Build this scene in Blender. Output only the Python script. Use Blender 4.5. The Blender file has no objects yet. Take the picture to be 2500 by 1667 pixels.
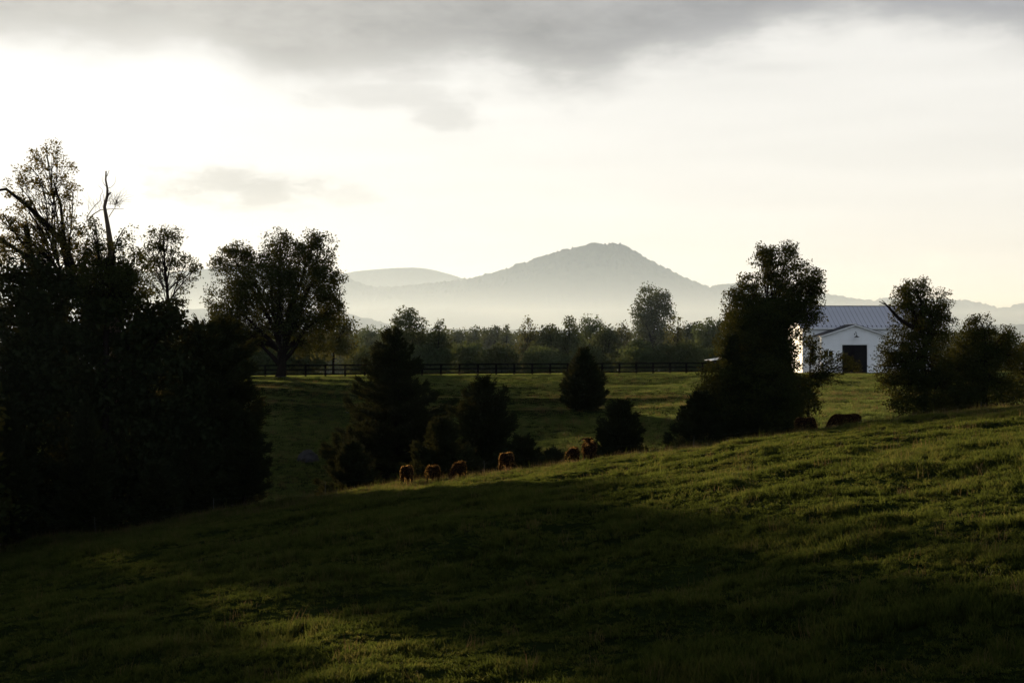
import bpy, math, random
import numpy as np
from mathutils import Vector, Matrix

random.seed(7)
RNG = np.random.default_rng(11)
SC = bpy.context.scene
COL = SC.collection
R = math.radians

# ------------------------------------------------------------------ camera
F = 50.0 / 36.0 * 2500.0            # focal length in photo pixels
cam_d = bpy.data.cameras.new('camera')
cam = bpy.data.objects.new('camera', cam_d)
COL.objects.link(cam)
cam_d.lens = 50.0
cam_d.sensor_width = 36.0
cam_d.clip_start = 0.5
cam_d.clip_end = 40000.0
cam.location = (0, 0, 0)
cam.rotation_euler = (R(90), 0, 0)
SC.camera = cam

# ------------------------------------------------------------------ sun, sky, exposure
SUN_AZ = R(29.0)        # left of the view axis
SUN_EL = R(7.6)
SDIR = Vector((-math.sin(SUN_AZ) * math.cos(SUN_EL), math.cos(SUN_AZ) * math.cos(SUN_EL), math.sin(SUN_EL)))
sun_d = bpy.data.lights.new('sun', 'SUN')
sun_d.energy = 5.0
sun_d.angle = R(1.6)
sun_d.color = (1.0, 0.83, 0.57)
sun = bpy.data.objects.new('sun', sun_d)
COL.objects.link(sun)
sun.rotation_euler = SDIR.to_track_quat('Z', 'Y').to_euler()

world = bpy.data.worlds.new('World')
SC.world = world
world.use_nodes = True
SKY_STRENGTH = 0.07
AMBIENT_CLOUD = 0.10     # brightness of the cloud deck overhead


def build_world():
    nt = world.node_tree
    N, L = nt.nodes, nt.links
    N.clear()

    def n(t, **kw):
        nd = N.new(t)
        for k, v in kw.items():
            setattr(nd, k, v)
        return nd

    def m(op, a, b=None, c=None, clamp=False):
        nd = n('ShaderNodeMath', operation=op, use_clamp=clamp)
        for i, v in enumerate((a, b, c)):
            if v is None:
                continue
            if isinstance(v, (int, float)):
                nd.inputs[i].default_value = v
            else:
                L.new(v, nd.inputs[i])
        return nd.outputs[0]

    def smooth(x, lo, hi):
        nd = n('ShaderNodeMapRange', interpolation_type='SMOOTHSTEP')
        L.new(x, nd.inputs[0])
        nd.inputs[1].default_value = lo
        nd.inputs[2].default_value = hi
        return nd.outputs[0]

    def mix(f, a, b):
        nd = n('ShaderNodeMix', data_type='RGBA')
        for i, v in ((0, f), (6, a), (7, b)):
            if isinstance(v, (int, float)):
                nd.inputs[i].default_value = v
            elif isinstance(v, tuple):
                nd.inputs[i].default_value = (*v, 1)
            else:
                L.new(v, nd.inputs[i])
        return nd.outputs[2]

    tc = n('ShaderNodeTexCoord')
    dirv = tc.outputs['Generated']
    sep = n('ShaderNodeSeparateXYZ')
    L.new(dirv, sep.inputs[0])
    X, Y, Z = sep.outputs
    az = m('ARCTAN2', X, Y)
    el = m('ARCSINE', Z)

    def noise(sx, sz, scale, detail, rough=0.55, off=0.0):
        mp = n('ShaderNodeMapping')
        L.new(dirv, mp.inputs[0])
        mp.inputs['Scale'].default_value = (sx, sx, sz)
        mp.inputs['Location'].default_value = (off, off * 0.7, off * 0.3)
        t = n('ShaderNodeTexNoise')
        L.new(mp.outputs[0], t.inputs['Vector'])
        t.inputs['Scale'].default_value = scale
        t.inputs['Detail'].default_value = detail
        t.inputs['Roughness'].default_value = rough
        return m('SUBTRACT', t.outputs[0], 0.5)

    nA = noise(1, 2.2, 7.0, 7, 0.55, 3.1)
    nB = noise(1, 2.6, 24.0, 9, 0.62, 8.3)
    nC = noise(1, 9.0, 5.0, 5, 0.55, 1.7)
    # angle to the hidden sun
    dp = n('ShaderNodeVectorMath', operation='DOT_PRODUCT')
    L.new(dirv, dp.inputs[0])
    dp.inputs[1].default_value = SDIR
    cosg = dp.outputs['Value']
    g = m('MAXIMUM', cosg, 0.0)
    glow1 = m('POWER', g, 14.0)
    glow2 = m('POWER', g, 6.0)
    # bright thin veil of high cloud on the sun side, thinning out behind the viewer
    veil = mix(smooth(cosg, -0.2, 0.72), (0.66, 0.71, 0.82), (0.855, 0.853, 0.842))
    vb = m('ADD', m('MULTIPLY', glow1, 0.26), m('MULTIPLY', glow2, 0.02))
    vb = m('ADD', vb, m('MULTIPLY', nC, 0.22))
    vb = m('ADD', vb, 1.0)
    vm = n('ShaderNodeVectorMath', operation='SCALE')
    L.new(veil, vm.inputs[0])
    L.new(vb, vm.inputs['Scale'])
    veil = vm.outputs[0]
    # the grey bank: lower edge as a function of azimuth
    fc = n('ShaderNodeFloatCurve')
    cm = fc.mapping
    cv = cm.curves[0]
    pts = [(-700, 60), (-200, 120), (60, 112), (250, 120), (450, 108), (560, 150), (700, 205), (850, 190), (1000, 185),
           (1150, 180), (1300, 215), (1420, 222), (1560, 180), (1760, 130), (1900, 90), (2060, 62), (2300, 66), (2520, 88), (3000, 120)]
    pp = []
    for px, py in pts:
        a = math.atan((px - 1250) / F)
        e = math.atan((833 - py) / F * math.cos(a))
        pp.append(((a + 0.6) / 1.2, e / 0.4))
    while len(cv.points) < len(pp):
        cv.points.new(0.5, 0.5)
    for q, (a, e) in zip(cv.points, pp):
        q.location = (a, e)
    cm.update()
    L.new(m('DIVIDE', m('ADD', az, 0.6), 1.2, clamp=True), fc.inputs['Value'])
    edge = m('MULTIPLY', fc.outputs[0], 0.4)
    d = m('SUBTRACT', el, edge)
    d = m('ADD', d, m('MULTIPLY', nA, 0.045))
    d = m('ADD', d, m('MULTIPLY', nB, 0.034))
    bank = m('ADD', m('MULTIPLY', smooth(d, -0.016, 0.014), 0.5), m('MULTIPLY', smooth(d, -0.002, 0.026), 0.5))
    bank = m('MULTIPLY', bank, 0.97)
    bank = m('MULTIPLY', bank, smooth(m('ADD', Y, m('MULTIPLY', nA, 0.4)), -0.6, -0.05))

    def puff(px, py, wx, wy, strength, soft=0.7, na=1.1, nb=0.7):
        a0 = math.atan((px - 1250) / F)
        e0 = math.atan((833 - py) / F * math.cos(a0))
        u = m('DIVIDE', m('SUBTRACT', az, a0), wx / F)
        v = m('DIVIDE', m('SUBTRACT', el, e0), wy / F)
        r = m('SQRT', m('ADD', m('MULTIPLY', u, u), m('MULTIPLY', v, v)))
        s = m('SUBTRACT', 1.0, r)
        s = m('ADD', s, m('MULTIPLY', nA, na))
        s = m('ADD', s, m('MULTIPLY', nB, nb))
        return m('MULTIPLY', smooth(s, 0.0, soft), strength)

    pf = puff(600, 455, 290, 58, 0.66, 0.7, 1.2, 2.4)
    pf = m('MAXIMUM', pf, puff(850, 478, 130, 30, 0.30, 0.6, 1.3, 2.6))
    pf = m('MAXIMUM', pf, puff(1090, 285, 120, 60, 0.40, 0.8, 1.2, 2.6))
    pf = m('MAXIMUM', pf, puff(930, 235, 330, 60, 0.40, 0.9, 1.2, 2.0))
    pf = m('MAXIMUM', pf, puff(1850, 165, 200, 22, 0.16, 1.0, 1.2, 1.2))
    cloud = m('MAXIMUM', bank, pf)
    # cloud colours: warm grey near the sun, cool grey away, with soft relief
    cg = mix(smooth(az, -0.25, 0.30), (0.40, 0.39, 0.372), (0.285, 0.29, 0.315))
    rel = m('ADD', 1.0, m('ADD', m('MULTIPLY', nA, 0.9), m('MULTIPLY', nB, 0.85)))
    rel = m('ADD', rel, m('MULTIPLY', glow1, 0.25))
    high = smooth(el, 0.23, 0.75)
    rel = m('MULTIPLY', rel, m('SUBTRACT', 1.05, m('MULTIPLY', high, 1.05 - AMBIENT_CLOUD / 0.34)))
    cs = n('ShaderNodeVectorMath', operation='SCALE')
    L.new(cg, cs.inputs[0])
    L.new(rel, cs.inputs['Scale'])
    col = mix(cloud, veil, cs.outputs[0])

    # light cloud edges near the ridge on the right
    wp = m('MAXIMUM', puff(2290, 640, 75, 36, 1.0, 1.0, 1.2, 1.6), puff(1130, 555, 110, 22, 0.5, 1.0, 1.2, 1.6))
    col = mix(m('MULTIPLY', wp, 0.6), col, (1.0, 0.965, 0.90))

    sky = n('ShaderNodeTexSky', sky_type='NISHITA')
    sky.sun_disc = False
    sky.sun_elevation = SUN_EL
    sky.sun_rotation = -SUN_AZ
    sky.altitude = 200
    sky.air_density = 1.0
    sky.dust_density = 1.5
    bA = n('ShaderNodeBackground')
    L.new(sky.outputs[0], bA.inputs[0])
    bA.inputs[1].default_value = SKY_STRENGTH
    bB = n('ShaderNodeBackground')
    L.new(col, bB.inputs[0])
    bB.inputs[1].default_value = 0.575
    # cover: full on the sun side, broken towards the east behind the viewer
    cover = m('ADD', smooth(m('ADD', Y, m('MULTIPLY', nA, 0.5)), -0.55, 0.25), 0.0)
    cover = m('MAXIMUM', m('MULTIPLY', cover, 1.0), 0.55)
    ms = n('ShaderNodeMixShader')
    L.new(cover, ms.inputs[0])
    L.new(bA.outputs[0], ms.inputs[1])
    L.new(bB.outputs[0], ms.inputs[2])
    out = n('ShaderNodeOutputWorld')
    L.new(ms.outputs[0], out.inputs[0])


build_world()
vs = SC.view_settings
vs.view_transform = 'Standard'
vs.look = 'None'
vs.exposure = 0.8
vs.gamma = 1.0
SC.render.engine = 'CYCLES'
SC.cycles.use_denoising = True
SC.cycles.max_bounces = 4
SC.cycles.diffuse_bounces = 2
SC.cycles.transmission_bounces = 3
SC.cycles.volume_bounces = 1
SC.cycles.caustics_reflective = False
SC.cycles.caustics_refractive = False
SC.cycles.use_adaptive_sampling = False


# ------------------------------------------------------------------ helpers
def P(px, py, d):
    """world point seen at a photo pixel at depth d"""
    return np.array([(px - 1250.0) / F * d, d, (833.5 - py) / F * d])


def tag(o, label=None, cat=None, group=None, kind=None):
    if label: o['label'] = label
    if cat: o['category'] = cat
    if group: o['group'] = group
    if kind: o['kind'] = kind
    return o


def empty(name, loc, rz=0.0):
    o = bpy.data.objects.new(name, None)
    o.empty_display_size = 0.3
    COL.objects.link(o)
    o.location = tuple(loc)
    o.rotation_euler = (0, 0, rz)
    return o


def mesh_np(name, V, Q, mat, smooth=False):
    me = bpy.data.meshes.new(name)
    V = np.asarray(V, np.float32)
    Q = np.asarray(Q, np.int32)
    k = Q.shape[1]
    me.vertices.add(len(V))
    me.vertices.foreach_set('co', V.ravel())
    me.loops.add(Q.size)
    me.loops.foreach_set('vertex_index', Q.ravel())
    me.polygons.add(len(Q))
    me.polygons.foreach_set('loop_start', np.arange(0, Q.size, k, dtype=np.int32))
    me.polygons.foreach_set('loop_total', np.full(len(Q), k, np.int32))
    me.polygons.foreach_set('use_smooth', np.full(len(Q), bool(smooth)))
    me.update(calc_edges=True)
    if mat:
        me.materials.append(mat)
    return me


def obj(name, me, parent=None, loc=None):
    o = bpy.data.objects.new(name, me)
    COL.objects.link(o)
    if parent is not None:
        o.parent = parent
    if loc is not None:
        o.location = tuple(loc)
    return o


class MB:
    """collects quads"""
    def __init__(s):
        s.V, s.Q, s.n = [], [], 0

    def add(s, V, Q):
        V = np.asarray(V, float).reshape(-1, 3)
        s.V.append(V)
        s.Q.append(np.asarray(Q, int).reshape(-1, 4) + s.n)
        s.n += len(V)

    def box(s, x0, x1, y0, y1, z0, z1):
        V = [(x, y, z) for z in (z0, z1) for y in (y0, y1) for x in (x0, x1)]
        s.add(V, [(0, 2, 3, 1), (4, 5, 7, 6), (0, 1, 5, 4), (2, 6, 7, 3), (0, 4, 6, 2), (1, 3, 7, 5)])

    def hexa(s, V):
        s.add(V, [(0, 2, 3, 1), (4, 5, 7, 6), (0, 1, 5, 4), (2, 6, 7, 3), (0, 4, 6, 2), (1, 3, 7, 5)])

    def tube(s, pts, rad, sides=6, cap=True):
        pts = np.asarray(pts, float)
        n = len(pts)
        rad = np.broadcast_to(np.asarray(rad, float), (n,))
        t = np.gradient(pts, axis=0)
        t /= np.linalg.norm(t, axis=1, keepdims=True) + 1e-9
        ref = np.array([0.0, 0, 1]) if abs(t[0, 2]) < 0.8 else np.array([0.0, 1, 0])
        a = np.cross(t, ref)
        a /= np.linalg.norm(a, axis=1, keepdims=True) + 1e-9
        b = np.cross(t, a)
        th = np.linspace(0, 2 * np.pi, sides, endpoint=False)
        ring = (np.cos(th)[None, :, None] * a[:, None, :] + np.sin(th)[None, :, None] * b[:, None, :])
        V = pts[:, None, :] + ring * rad[:, None, None]
        idx = np.arange(n * sides).reshape(n, sides)
        q = np.stack([idx[:-1], np.roll(idx[:-1], -1, 1), np.roll(idx[1:], -1, 1), idx[1:]], -1).reshape(-1, 4)
        s.add(V.reshape(-1, 3), q)
        if cap and sides == 4:
            s.Q.append(np.array([idx[0][::-1], idx[-1]]) + s.n - n * sides)
        elif cap and sides == 6:
            for r in (idx[0], idx[-1]):
                s.Q.append(np.array([[r[0], r[1], r[2], r[3]], [r[0], r[3], r[4], r[5]]]) + s.n - n * sides)

    def loft(s, rings):
        """rings: list of (K,3) closed loops, ends closed with fans of quads"""
        K = len(rings[0])
        n = len(rings)
        V = np.concatenate([np.asarray(r, float) for r in rings] + [[np.mean(rings[0], 0)], [np.mean(rings[-1], 0)]])
        idx = np.arange(n * K).reshape(n, K)
        q = np.stack([idx[:-1], np.roll(idx[:-1], -1, 1), np.roll(idx[1:], -1, 1), idx[1:]], -1).reshape(-1, 4)
        extra = []
        for k in range(0, K, 2):
            extra.append((idx[0][k], n * K, idx[0][(k + 2) % K], idx[0][(k + 1) % K]))
            extra.append((idx[-1][k], idx[-1][(k + 1) % K], idx[-1][(k + 2) % K], n * K + 1))
        s.add(V, np.concatenate([q, np.array(extra)]))

    def mesh(s, name, mat, smooth=False):
        return mesh_np(name, np.concatenate(s.V), np.concatenate(s.Q), mat, smooth)


def hash2(ix, iy, seed):
    h = np.sin(ix * 127.1 + iy * 311.7 + seed * 74.7) * 43758.5453
    return h - np.floor(h)


def vnoise(x, y, seed=0.0):
    x = np.asarray(x, float); y = np.asarray(y, float)
    ix, iy = np.floor(x), np.floor(y)
    fx, fy = x - ix, y - iy
    fx = fx * fx * fx * (fx * (fx * 6 - 15) + 10)
    fy = fy * fy * fy * (fy * (fy * 6 - 15) + 10)
    a = hash2(ix, iy, seed); b = hash2(ix + 1, iy, seed)
    c = hash2(ix, iy + 1, seed); d = hash2(ix + 1, iy + 1, seed)
    return (a * (1 - fx) + b * fx) * (1 - fy) + (c * (1 - fx) + d * fx) * fy - 0.5


def vfbm(x, y, seed=0.0, oct=3):
    r = 0; a = 1.0
    for k in range(oct):
        r = r + a * vnoise(x * 2 ** k + 13.7 * k, y * 2 ** k - 7.1 * k, seed + k)
        a *= 0.5
    return r


# ------------------------------------------------------------------ materials
def newmat(name):
    mt = bpy.data.materials.new(name)
    mt.use_nodes = True
    nt = mt.node_tree
    nt.nodes.clear()
    return mt, nt, nt.nodes, nt.links


def ramp(N, L, fac, stops):
    r = N.new('ShaderNodeValToRGB')
    els = r.color_ramp.elements
    while len(els) < len(stops):
        els.new(0.5)
    for e, (p, c) in zip(els, stops):
        e.position = p
        e.color = (*c, 1)
    L.new(fac, r.inputs[0])
    return r.outputs[0]


def plain(name, color, rough=0.6, spec=0.4, noise_scale=4.0, var=0.25, metallic=0.0, bump=0.0, bscale=30.0, stretch=(1, 1, 1)):
    mt, nt, N, L = newmat(name)
    o = N.new('ShaderNodeOutputMaterial')
    b = N.new('ShaderNodeBsdfPrincipled')
    tc = N.new('ShaderNodeTexCoord')
    mp = N.new('ShaderNodeMapping')
    mp.inputs['Scale'].default_value = stretch
    L.new(tc.outputs['Object'], mp.inputs[0])
    t = N.new('ShaderNodeTexNoise')
    t.inputs['Scale'].default_value = noise_scale
    t.inputs['Detail'].default_value = 6
    L.new(mp.outputs[0], t.inputs[0])
    c = ramp(N, L, t.outputs[0], [(0.3, tuple(v * (1 - var) for v in color)), (0.7, tuple(min(1, v * (1 + var)) for v in color))])
    L.new(c, b.inputs['Base Color'])
    b.inputs['Roughness'].default_value = rough
    b.inputs['Specular IOR Level'].default_value = spec
    b.inputs['Metallic'].default_value = metallic
    if bump:
        t2 = N.new('ShaderNodeTexNoise')
        t2.inputs['Scale'].default_value = bscale
        t2.inputs['Detail'].default_value = 5
        L.new(mp.outputs[0], t2.inputs[0])
        bp = N.new('ShaderNodeBump')
        bp.inputs['Strength'].default_value = bump
        bp.inputs['Distance'].default_value = 0.05
        L.new(t2.outputs[0], bp.inputs['Height'])
        L.new(bp.outputs[0], b.inputs['Normal'])
    L.new(b.outputs[0], o.inputs[0])
    return mt


def leafmat(name, dark, light, trans, tmix=0.4, gloss=0.04, pos_scale=0.5, rough=0.45):
    mt, nt, N, L = newmat(name)
    o = N.new('ShaderNodeOutputMaterial')
    ge = N.new('ShaderNodeNewGeometry')
    t = N.new('ShaderNodeTexNoise')
    t.inputs['Scale'].default_value = pos_scale
    t.inputs['Detail'].default_value = 3
    L.new(ge.outputs['Position'], t.inputs[0])
    add = N.new('ShaderNodeMath'); add.operation = 'MULTIPLY_ADD'
    L.new(ge.outputs['Random Per Island'], add.inputs[0])
    add.inputs[1].default_value = 0.5
    mm = N.new('ShaderNodeMath'); mm.operation = 'MULTIPLY'
    L.new(t.outputs[0], mm.inputs[0]); mm.inputs[1].default_value = 0.55
    L.new(mm.outputs[0], add.inputs[2])
    c1 = ramp(N, L, add.outputs[0], [(0.15, dark), (0.85, light)])
    c2 = ramp(N, L, add.outputs[0], [(0.15, tuple(v * 0.6 for v in trans)), (0.85, trans)])
    d = N.new('ShaderNodeBsdfDiffuse')
    L.new(c1, d.inputs[0])
    tr = N.new('ShaderNodeBsdfTranslucent')
    L.new(c2, tr.inputs[0])
    m1 = N.new('ShaderNodeMixShader'); m1.inputs[0].default_value = tmix
    L.new(d.outputs[0], m1.inputs[1]); L.new(tr.outputs[0], m1.inputs[2])
    gl = N.new('ShaderNodeBsdfGlossy'); gl.inputs['Roughness'].default_value = rough
    gl.inputs[0].default_value = (0.8, 0.8, 0.75, 1)
    m2 = N.new('ShaderNodeMixShader'); m2.inputs[0].default_value = gloss
    L.new(m1.outputs[0], m2.inputs[1]); L.new(gl.outputs[0], m2.inputs[2])
    L.new(m2.outputs[0], o.inputs[0])
    return mt


M = {}
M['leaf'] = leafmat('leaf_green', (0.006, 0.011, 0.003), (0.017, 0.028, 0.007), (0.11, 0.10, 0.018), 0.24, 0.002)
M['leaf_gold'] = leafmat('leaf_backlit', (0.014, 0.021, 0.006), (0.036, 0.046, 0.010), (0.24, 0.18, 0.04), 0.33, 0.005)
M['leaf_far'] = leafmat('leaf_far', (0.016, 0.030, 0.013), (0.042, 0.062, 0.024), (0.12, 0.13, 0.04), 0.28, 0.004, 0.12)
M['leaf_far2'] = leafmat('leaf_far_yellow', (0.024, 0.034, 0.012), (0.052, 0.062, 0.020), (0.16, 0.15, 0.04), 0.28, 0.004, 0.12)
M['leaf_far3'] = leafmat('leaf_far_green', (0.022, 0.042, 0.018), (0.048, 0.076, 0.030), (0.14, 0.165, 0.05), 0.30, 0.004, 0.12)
M['cedar'] = leafmat('cedar_needles', (0.007, 0.011, 0.005), (0.015, 0.022, 0.008), (0.06, 0.055, 0.012), 0.16, 0.002)
M['bark'] = plain('bark', (0.010, 0.008, 0.007), 1.0, 0.0, 3.0, 0.4, bump=0.6, bscale=12, stretch=(1, 1, 0.2))
M['deadwood'] = plain('dead_wood', (0.085, 0.062, 0.045), 0.85, 0.2, 3.0, 0.35, bump=0.5, bscale=12, stretch=(1, 1, 0.2))
M['fence'] = plain('black_fence_paint', (0.006, 0.006, 0.006), 1.0, 0.0, 5.0, 0.35, bump=0.2, bscale=20)
M['forest'] = plain('mountain_forest', (0.035, 0.045, 0.022), 0.95, 0.05, 0.02, 0.4)
M['rock'] = plain('rock', (0.035, 0.034, 0.036), 0.85, 0.2, 2.0, 0.5, bump=0.6, bscale=6)
M['gravel'] = plain('gravel', (0.26, 0.25, 0.26), 0.95, 0.1, 6.0, 0.3, bump=0.6, bscale=20)
M['post'] = plain('fence_rod', (0.10, 0.10, 0.095), 0.6, 0.3, 5.0, 0.2)
M['wire'] = plain('fence_wire', (0.06, 0.06, 0.06), 0.5, 0.4, 5.0, 0.2)

# grass blades: colour by place plus per clump variation
def grassmat(name, lo, hi, trans, tmix, gloss):
    mt, nt, N, L = newmat(name)
    o = N.new('ShaderNodeOutputMaterial')
    ge = N.new('ShaderNodeNewGeometry')
    t = N.new('ShaderNodeTexNoise'); t.inputs['Scale'].default_value = 0.35; t.inputs['Detail'].default_value = 5
    L.new(ge.outputs['Position'], t.inputs[0])
    oi = N.new('ShaderNodeObjectInfo')
    a = N.new('ShaderNodeMath'); a.operation = 'MULTIPLY_ADD'
    L.new(oi.outputs['Random'], a.inputs[0]); a.inputs[1].default_value = 0.5
    b = N.new('ShaderNodeMath'); b.operation = 'MULTIPLY_ADD'
    L.new(ge.outputs['Random Per Island'], b.inputs[0]); b.inputs[1].default_value = 0.25
    b2 = N.new('ShaderNodeMath'); b2.operation = 'SUBTRACT'; b2.inputs[1].default_value = 0.12
    L.new(t.outputs[0], b2.inputs[0]); L.new(b2.outputs[0], b.inputs[2])
    L.new(b.outputs[0], a.inputs[2])
    c1 = ramp(N, L, a.outputs[0], [(0.30, tuple(v * 0.6 for v in lo)), (0.85, tuple(v * 1.15 for v in hi)), (1.1, (hi[0] * 1.7, hi[1] * 1.3, hi[2] * 1.4))])
    c2 = ramp(N, L, a.outputs[0], [(0.30, tuple(v * 0.35 for v in trans)), (0.85, trans), (1.0, (trans[0] * 1.35, trans[1] * 1.05, trans[2] * 1.4))])
    d = N.new('ShaderNodeBsdfDiffuse'); L.new(c1, d.inputs[0])
    tr = N.new('ShaderNodeBsdfTranslucent'); L.new(c2, tr.inputs[0])
    m1 = N.new('ShaderNodeMixShader'); m1.inputs[0].default_value = tmix
    L.new(d.outputs[0], m1.inputs[1]); L.new(tr.outputs[0], m1.inputs[2])
    gl = N.new('ShaderNodeBsdfGlossy'); gl.inputs['Roughness'].default_value = 0.35
    gl.inputs[0].default_value = (0.9, 0.85, 0.7, 1)
    m2 = N.new('ShaderNodeMixShader'); m2.inputs[0].default_value = gloss
    L.new(m1.outputs[0], m2.inputs[1]); L.new(gl.outputs[0], m2.inputs[2])
    L.new(m2.outputs[0], o.inputs[0])
    return mt


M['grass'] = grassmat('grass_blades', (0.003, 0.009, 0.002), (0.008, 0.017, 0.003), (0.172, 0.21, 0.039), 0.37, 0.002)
M['grass_dry'] = grassmat('grass_stalks', (0.03, 0.027, 0.010), (0.06, 0.052, 0.02), (0.18, 0.135, 0.05), 0.40, 0.010)
M['grass_far'] = grassmat('grass_meadow', (0.004, 0.014, 0.004), (0.010, 0.024, 0.005), (0.235, 0.30, 0.075), 0.48, 0.002)

mt, nt, N, L = newmat('ground_turf')
o_ = N.new('ShaderNodeOutputMaterial'); b_ = N.new('ShaderNodeBsdfDiffuse')
ge_ = N.new('ShaderNodeNewGeometry')
t_ = N.new('ShaderNodeTexNoise'); t_.inputs['Scale'].default_value = 0.6; t_.inputs['Detail'].default_value = 8
L.new(ge_.outputs['Position'], t_.inputs[0])
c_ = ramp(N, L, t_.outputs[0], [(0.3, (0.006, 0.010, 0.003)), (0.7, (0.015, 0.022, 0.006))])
L.new(c_, b_.inputs[0])
t2_ = N.new('ShaderNodeTexNoise'); t2_.inputs['Scale'].default_value = 9.0; t2_.inputs['Detail'].default_value = 4
L.new(ge_.outputs['Position'], t2_.inputs[0])
bp_ = N.new('ShaderNodeBump'); bp_.inputs['Strength'].default_value = 0.9; bp_.inputs['Distance'].default_value = 0.12
L.new(t2_.outputs[0], bp_.inputs['Height']); L.new(bp_.outputs[0], b_.inputs['Normal'])
L.new(b_.outputs[0], o_.inputs[0])
M['turf'] = mt

# ------------------------------------------------------------------ the ground
FA = np.array([-28.3, 170.6])
C20, S20 = math.cos(R(20)), math.sin(R(20))
BARN = np.array([49.4, 205.0, -4.6])


def ground(x, y):
    x = np.asarray(x, float); y = np.asarray(y, float)
    yy = np.minimum(y, 150.0)
    hill = -6.5 + 0.138 * x - 0.0005 * x * x - 0.001256 * (yy - 51.4) ** 2
    xc = np.clip(x, -60, 60)
    hill = np.where(np.abs(x) > 60, -6.5 + 0.138 * xc - 0.0005 * xc * xc + (x - xc) * 0.05 - 0.001256 * (yy - 51.4) ** 2, hill)
    # knolls, hummocks and tread marks of the pasture
    near = 1 / (1 + np.exp((y - 118) / 4.0))
    hill = hill + 0.55 * vfbm(x / 17.0, y / 13.0, 3.0, 2) + near * (0.34 * vfbm(x / 4.6, y / 3.1, 5.0, 2) + 0.17 * vfbm(x / 1.5, y / 1.1, 9.0, 2))
    bank = -1.7 - 0.45 * np.maximum(y, -40)
    bank = np.where(y < 0, -1.7 - 0.02 * y, bank)
    D = (x - FA[0]) * S20 - (y - FA[1]) * C20
    Dp = np.maximum(D, 0)
    T = Dp * Dp / (Dp + 6.0)
    T = np.where(T > 110, 110 + (T - 110) * 0.2, T)
    s = 0.105 - 0.07 * np.tanh((x - 12) / 22.0)
    fz = -4.27 - s * T
    Dm = np.maximum(-D, 0)
    fz = fz - np.minimum(0.028 * Dm * Dm / (Dm + 20.0), 30.0)
    q = D - 0.37 * (x + 30) + 0.9 * vfbm(x / 9.0, y / 9.0, 21.0, 2)
    lf = 1 / (1 + np.exp((x + 5) / 5.0))
    rg = 1 / (1 + np.exp((x - 13) / 2.5))
    for q0, a, w, mk in ((11.0, 0.42, 1.0, rg), (18.0, 0.48, 1.0, rg), (14.5, 0.26, 0.9, lf), (6.0, 0.2, 1.2, lf), (2.0, 0.15, 1.0, lf)):
        fz = fz + a * mk * np.exp(-((q - q0) / w) ** 2)
    mid = np.exp(-((y - 150) / 60.0) ** 4)
    fz = fz + mid * (0.5 * vfbm(x / 15.0, y / 11.0, 33.0, 2) * np.clip(D / 14.0, 0, 1) + 0.04 * vfbm(x / 3.2, y / 2.4, 37.0, 2) * np.clip(D / 6.0, 0.1, 1))
    # level pad under the barn
    rb = np.hypot(x - BARN[0] - 3, (y - BARN[1] - 7))
    pad = 1 - np.clip((rb - 14) / 14.0, 0, 1)
    pad = pad * pad * (3 - 2 * pad)
    fz = fz * (1 - pad) + (BARN[2] - 0.02) * pad
    k = 0.9
    hz = np.logaddexp(hill / k, fz / k) * k
    hz = np.where(y > 190, np.maximum(fz, -60), hz)
    t = np.clip((y - 150) / 40.0, 0, 1)
    hz = hz * (1 - t) + fz * t
    return np.maximum(hz, np.where(y < 16, bank, -1e9))


def gz(x, y):
    return float(ground(np.array([x]), np.array([y]))[0])


def axis(parts):
    out = []
    for a, b, st in parts:
        n = max(1, int(round((b - a) / st)))
        out.append(np.linspace(a, b, n, endpoint=False))
    out.append([parts[-1][1]])
    return np.concatenate(out)


gx = axis([(-14000, -4000, 2500), (-4000, -800, 400), (-800, -200, 60), (-200, -70, 10), (-70, -44, 2), (-44, 44, 0.4), (44, 80, 1.2), (80, 200, 10), (200, 800, 60), (800, 4000, 400), (4000, 14000, 2500)])
gy = axis([(-3000, -200, 400), (-200, -10, 19), (-10, 22, 2), (22, 102, 0.4), (102, 190, 0.55), (190, 250, 2), (250, 600, 14), (600, 2000, 100), (2000, 16000, 1000)])
GX, GY = np.meshgrid(gx, gy)
GZ = ground(GX, GY)
V = np.stack([GX, GY, GZ], -1).reshape(-1, 3)
ii = np.arange(len(gx) * len(gy)).reshape(len(gy), len(gx))
Q = np.stack([ii[:-1, :-1], ii[:-1, 1:], ii[1:, 1:], ii[1:, :-1]], -1).reshape(-1, 4)
ground_o = obj('ground', mesh_np('ground', V, Q, M['turf'], True))
tag(ground_o, 'rolling green cattle pasture under backlit evening sky', 'pasture', kind='structure')


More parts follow.
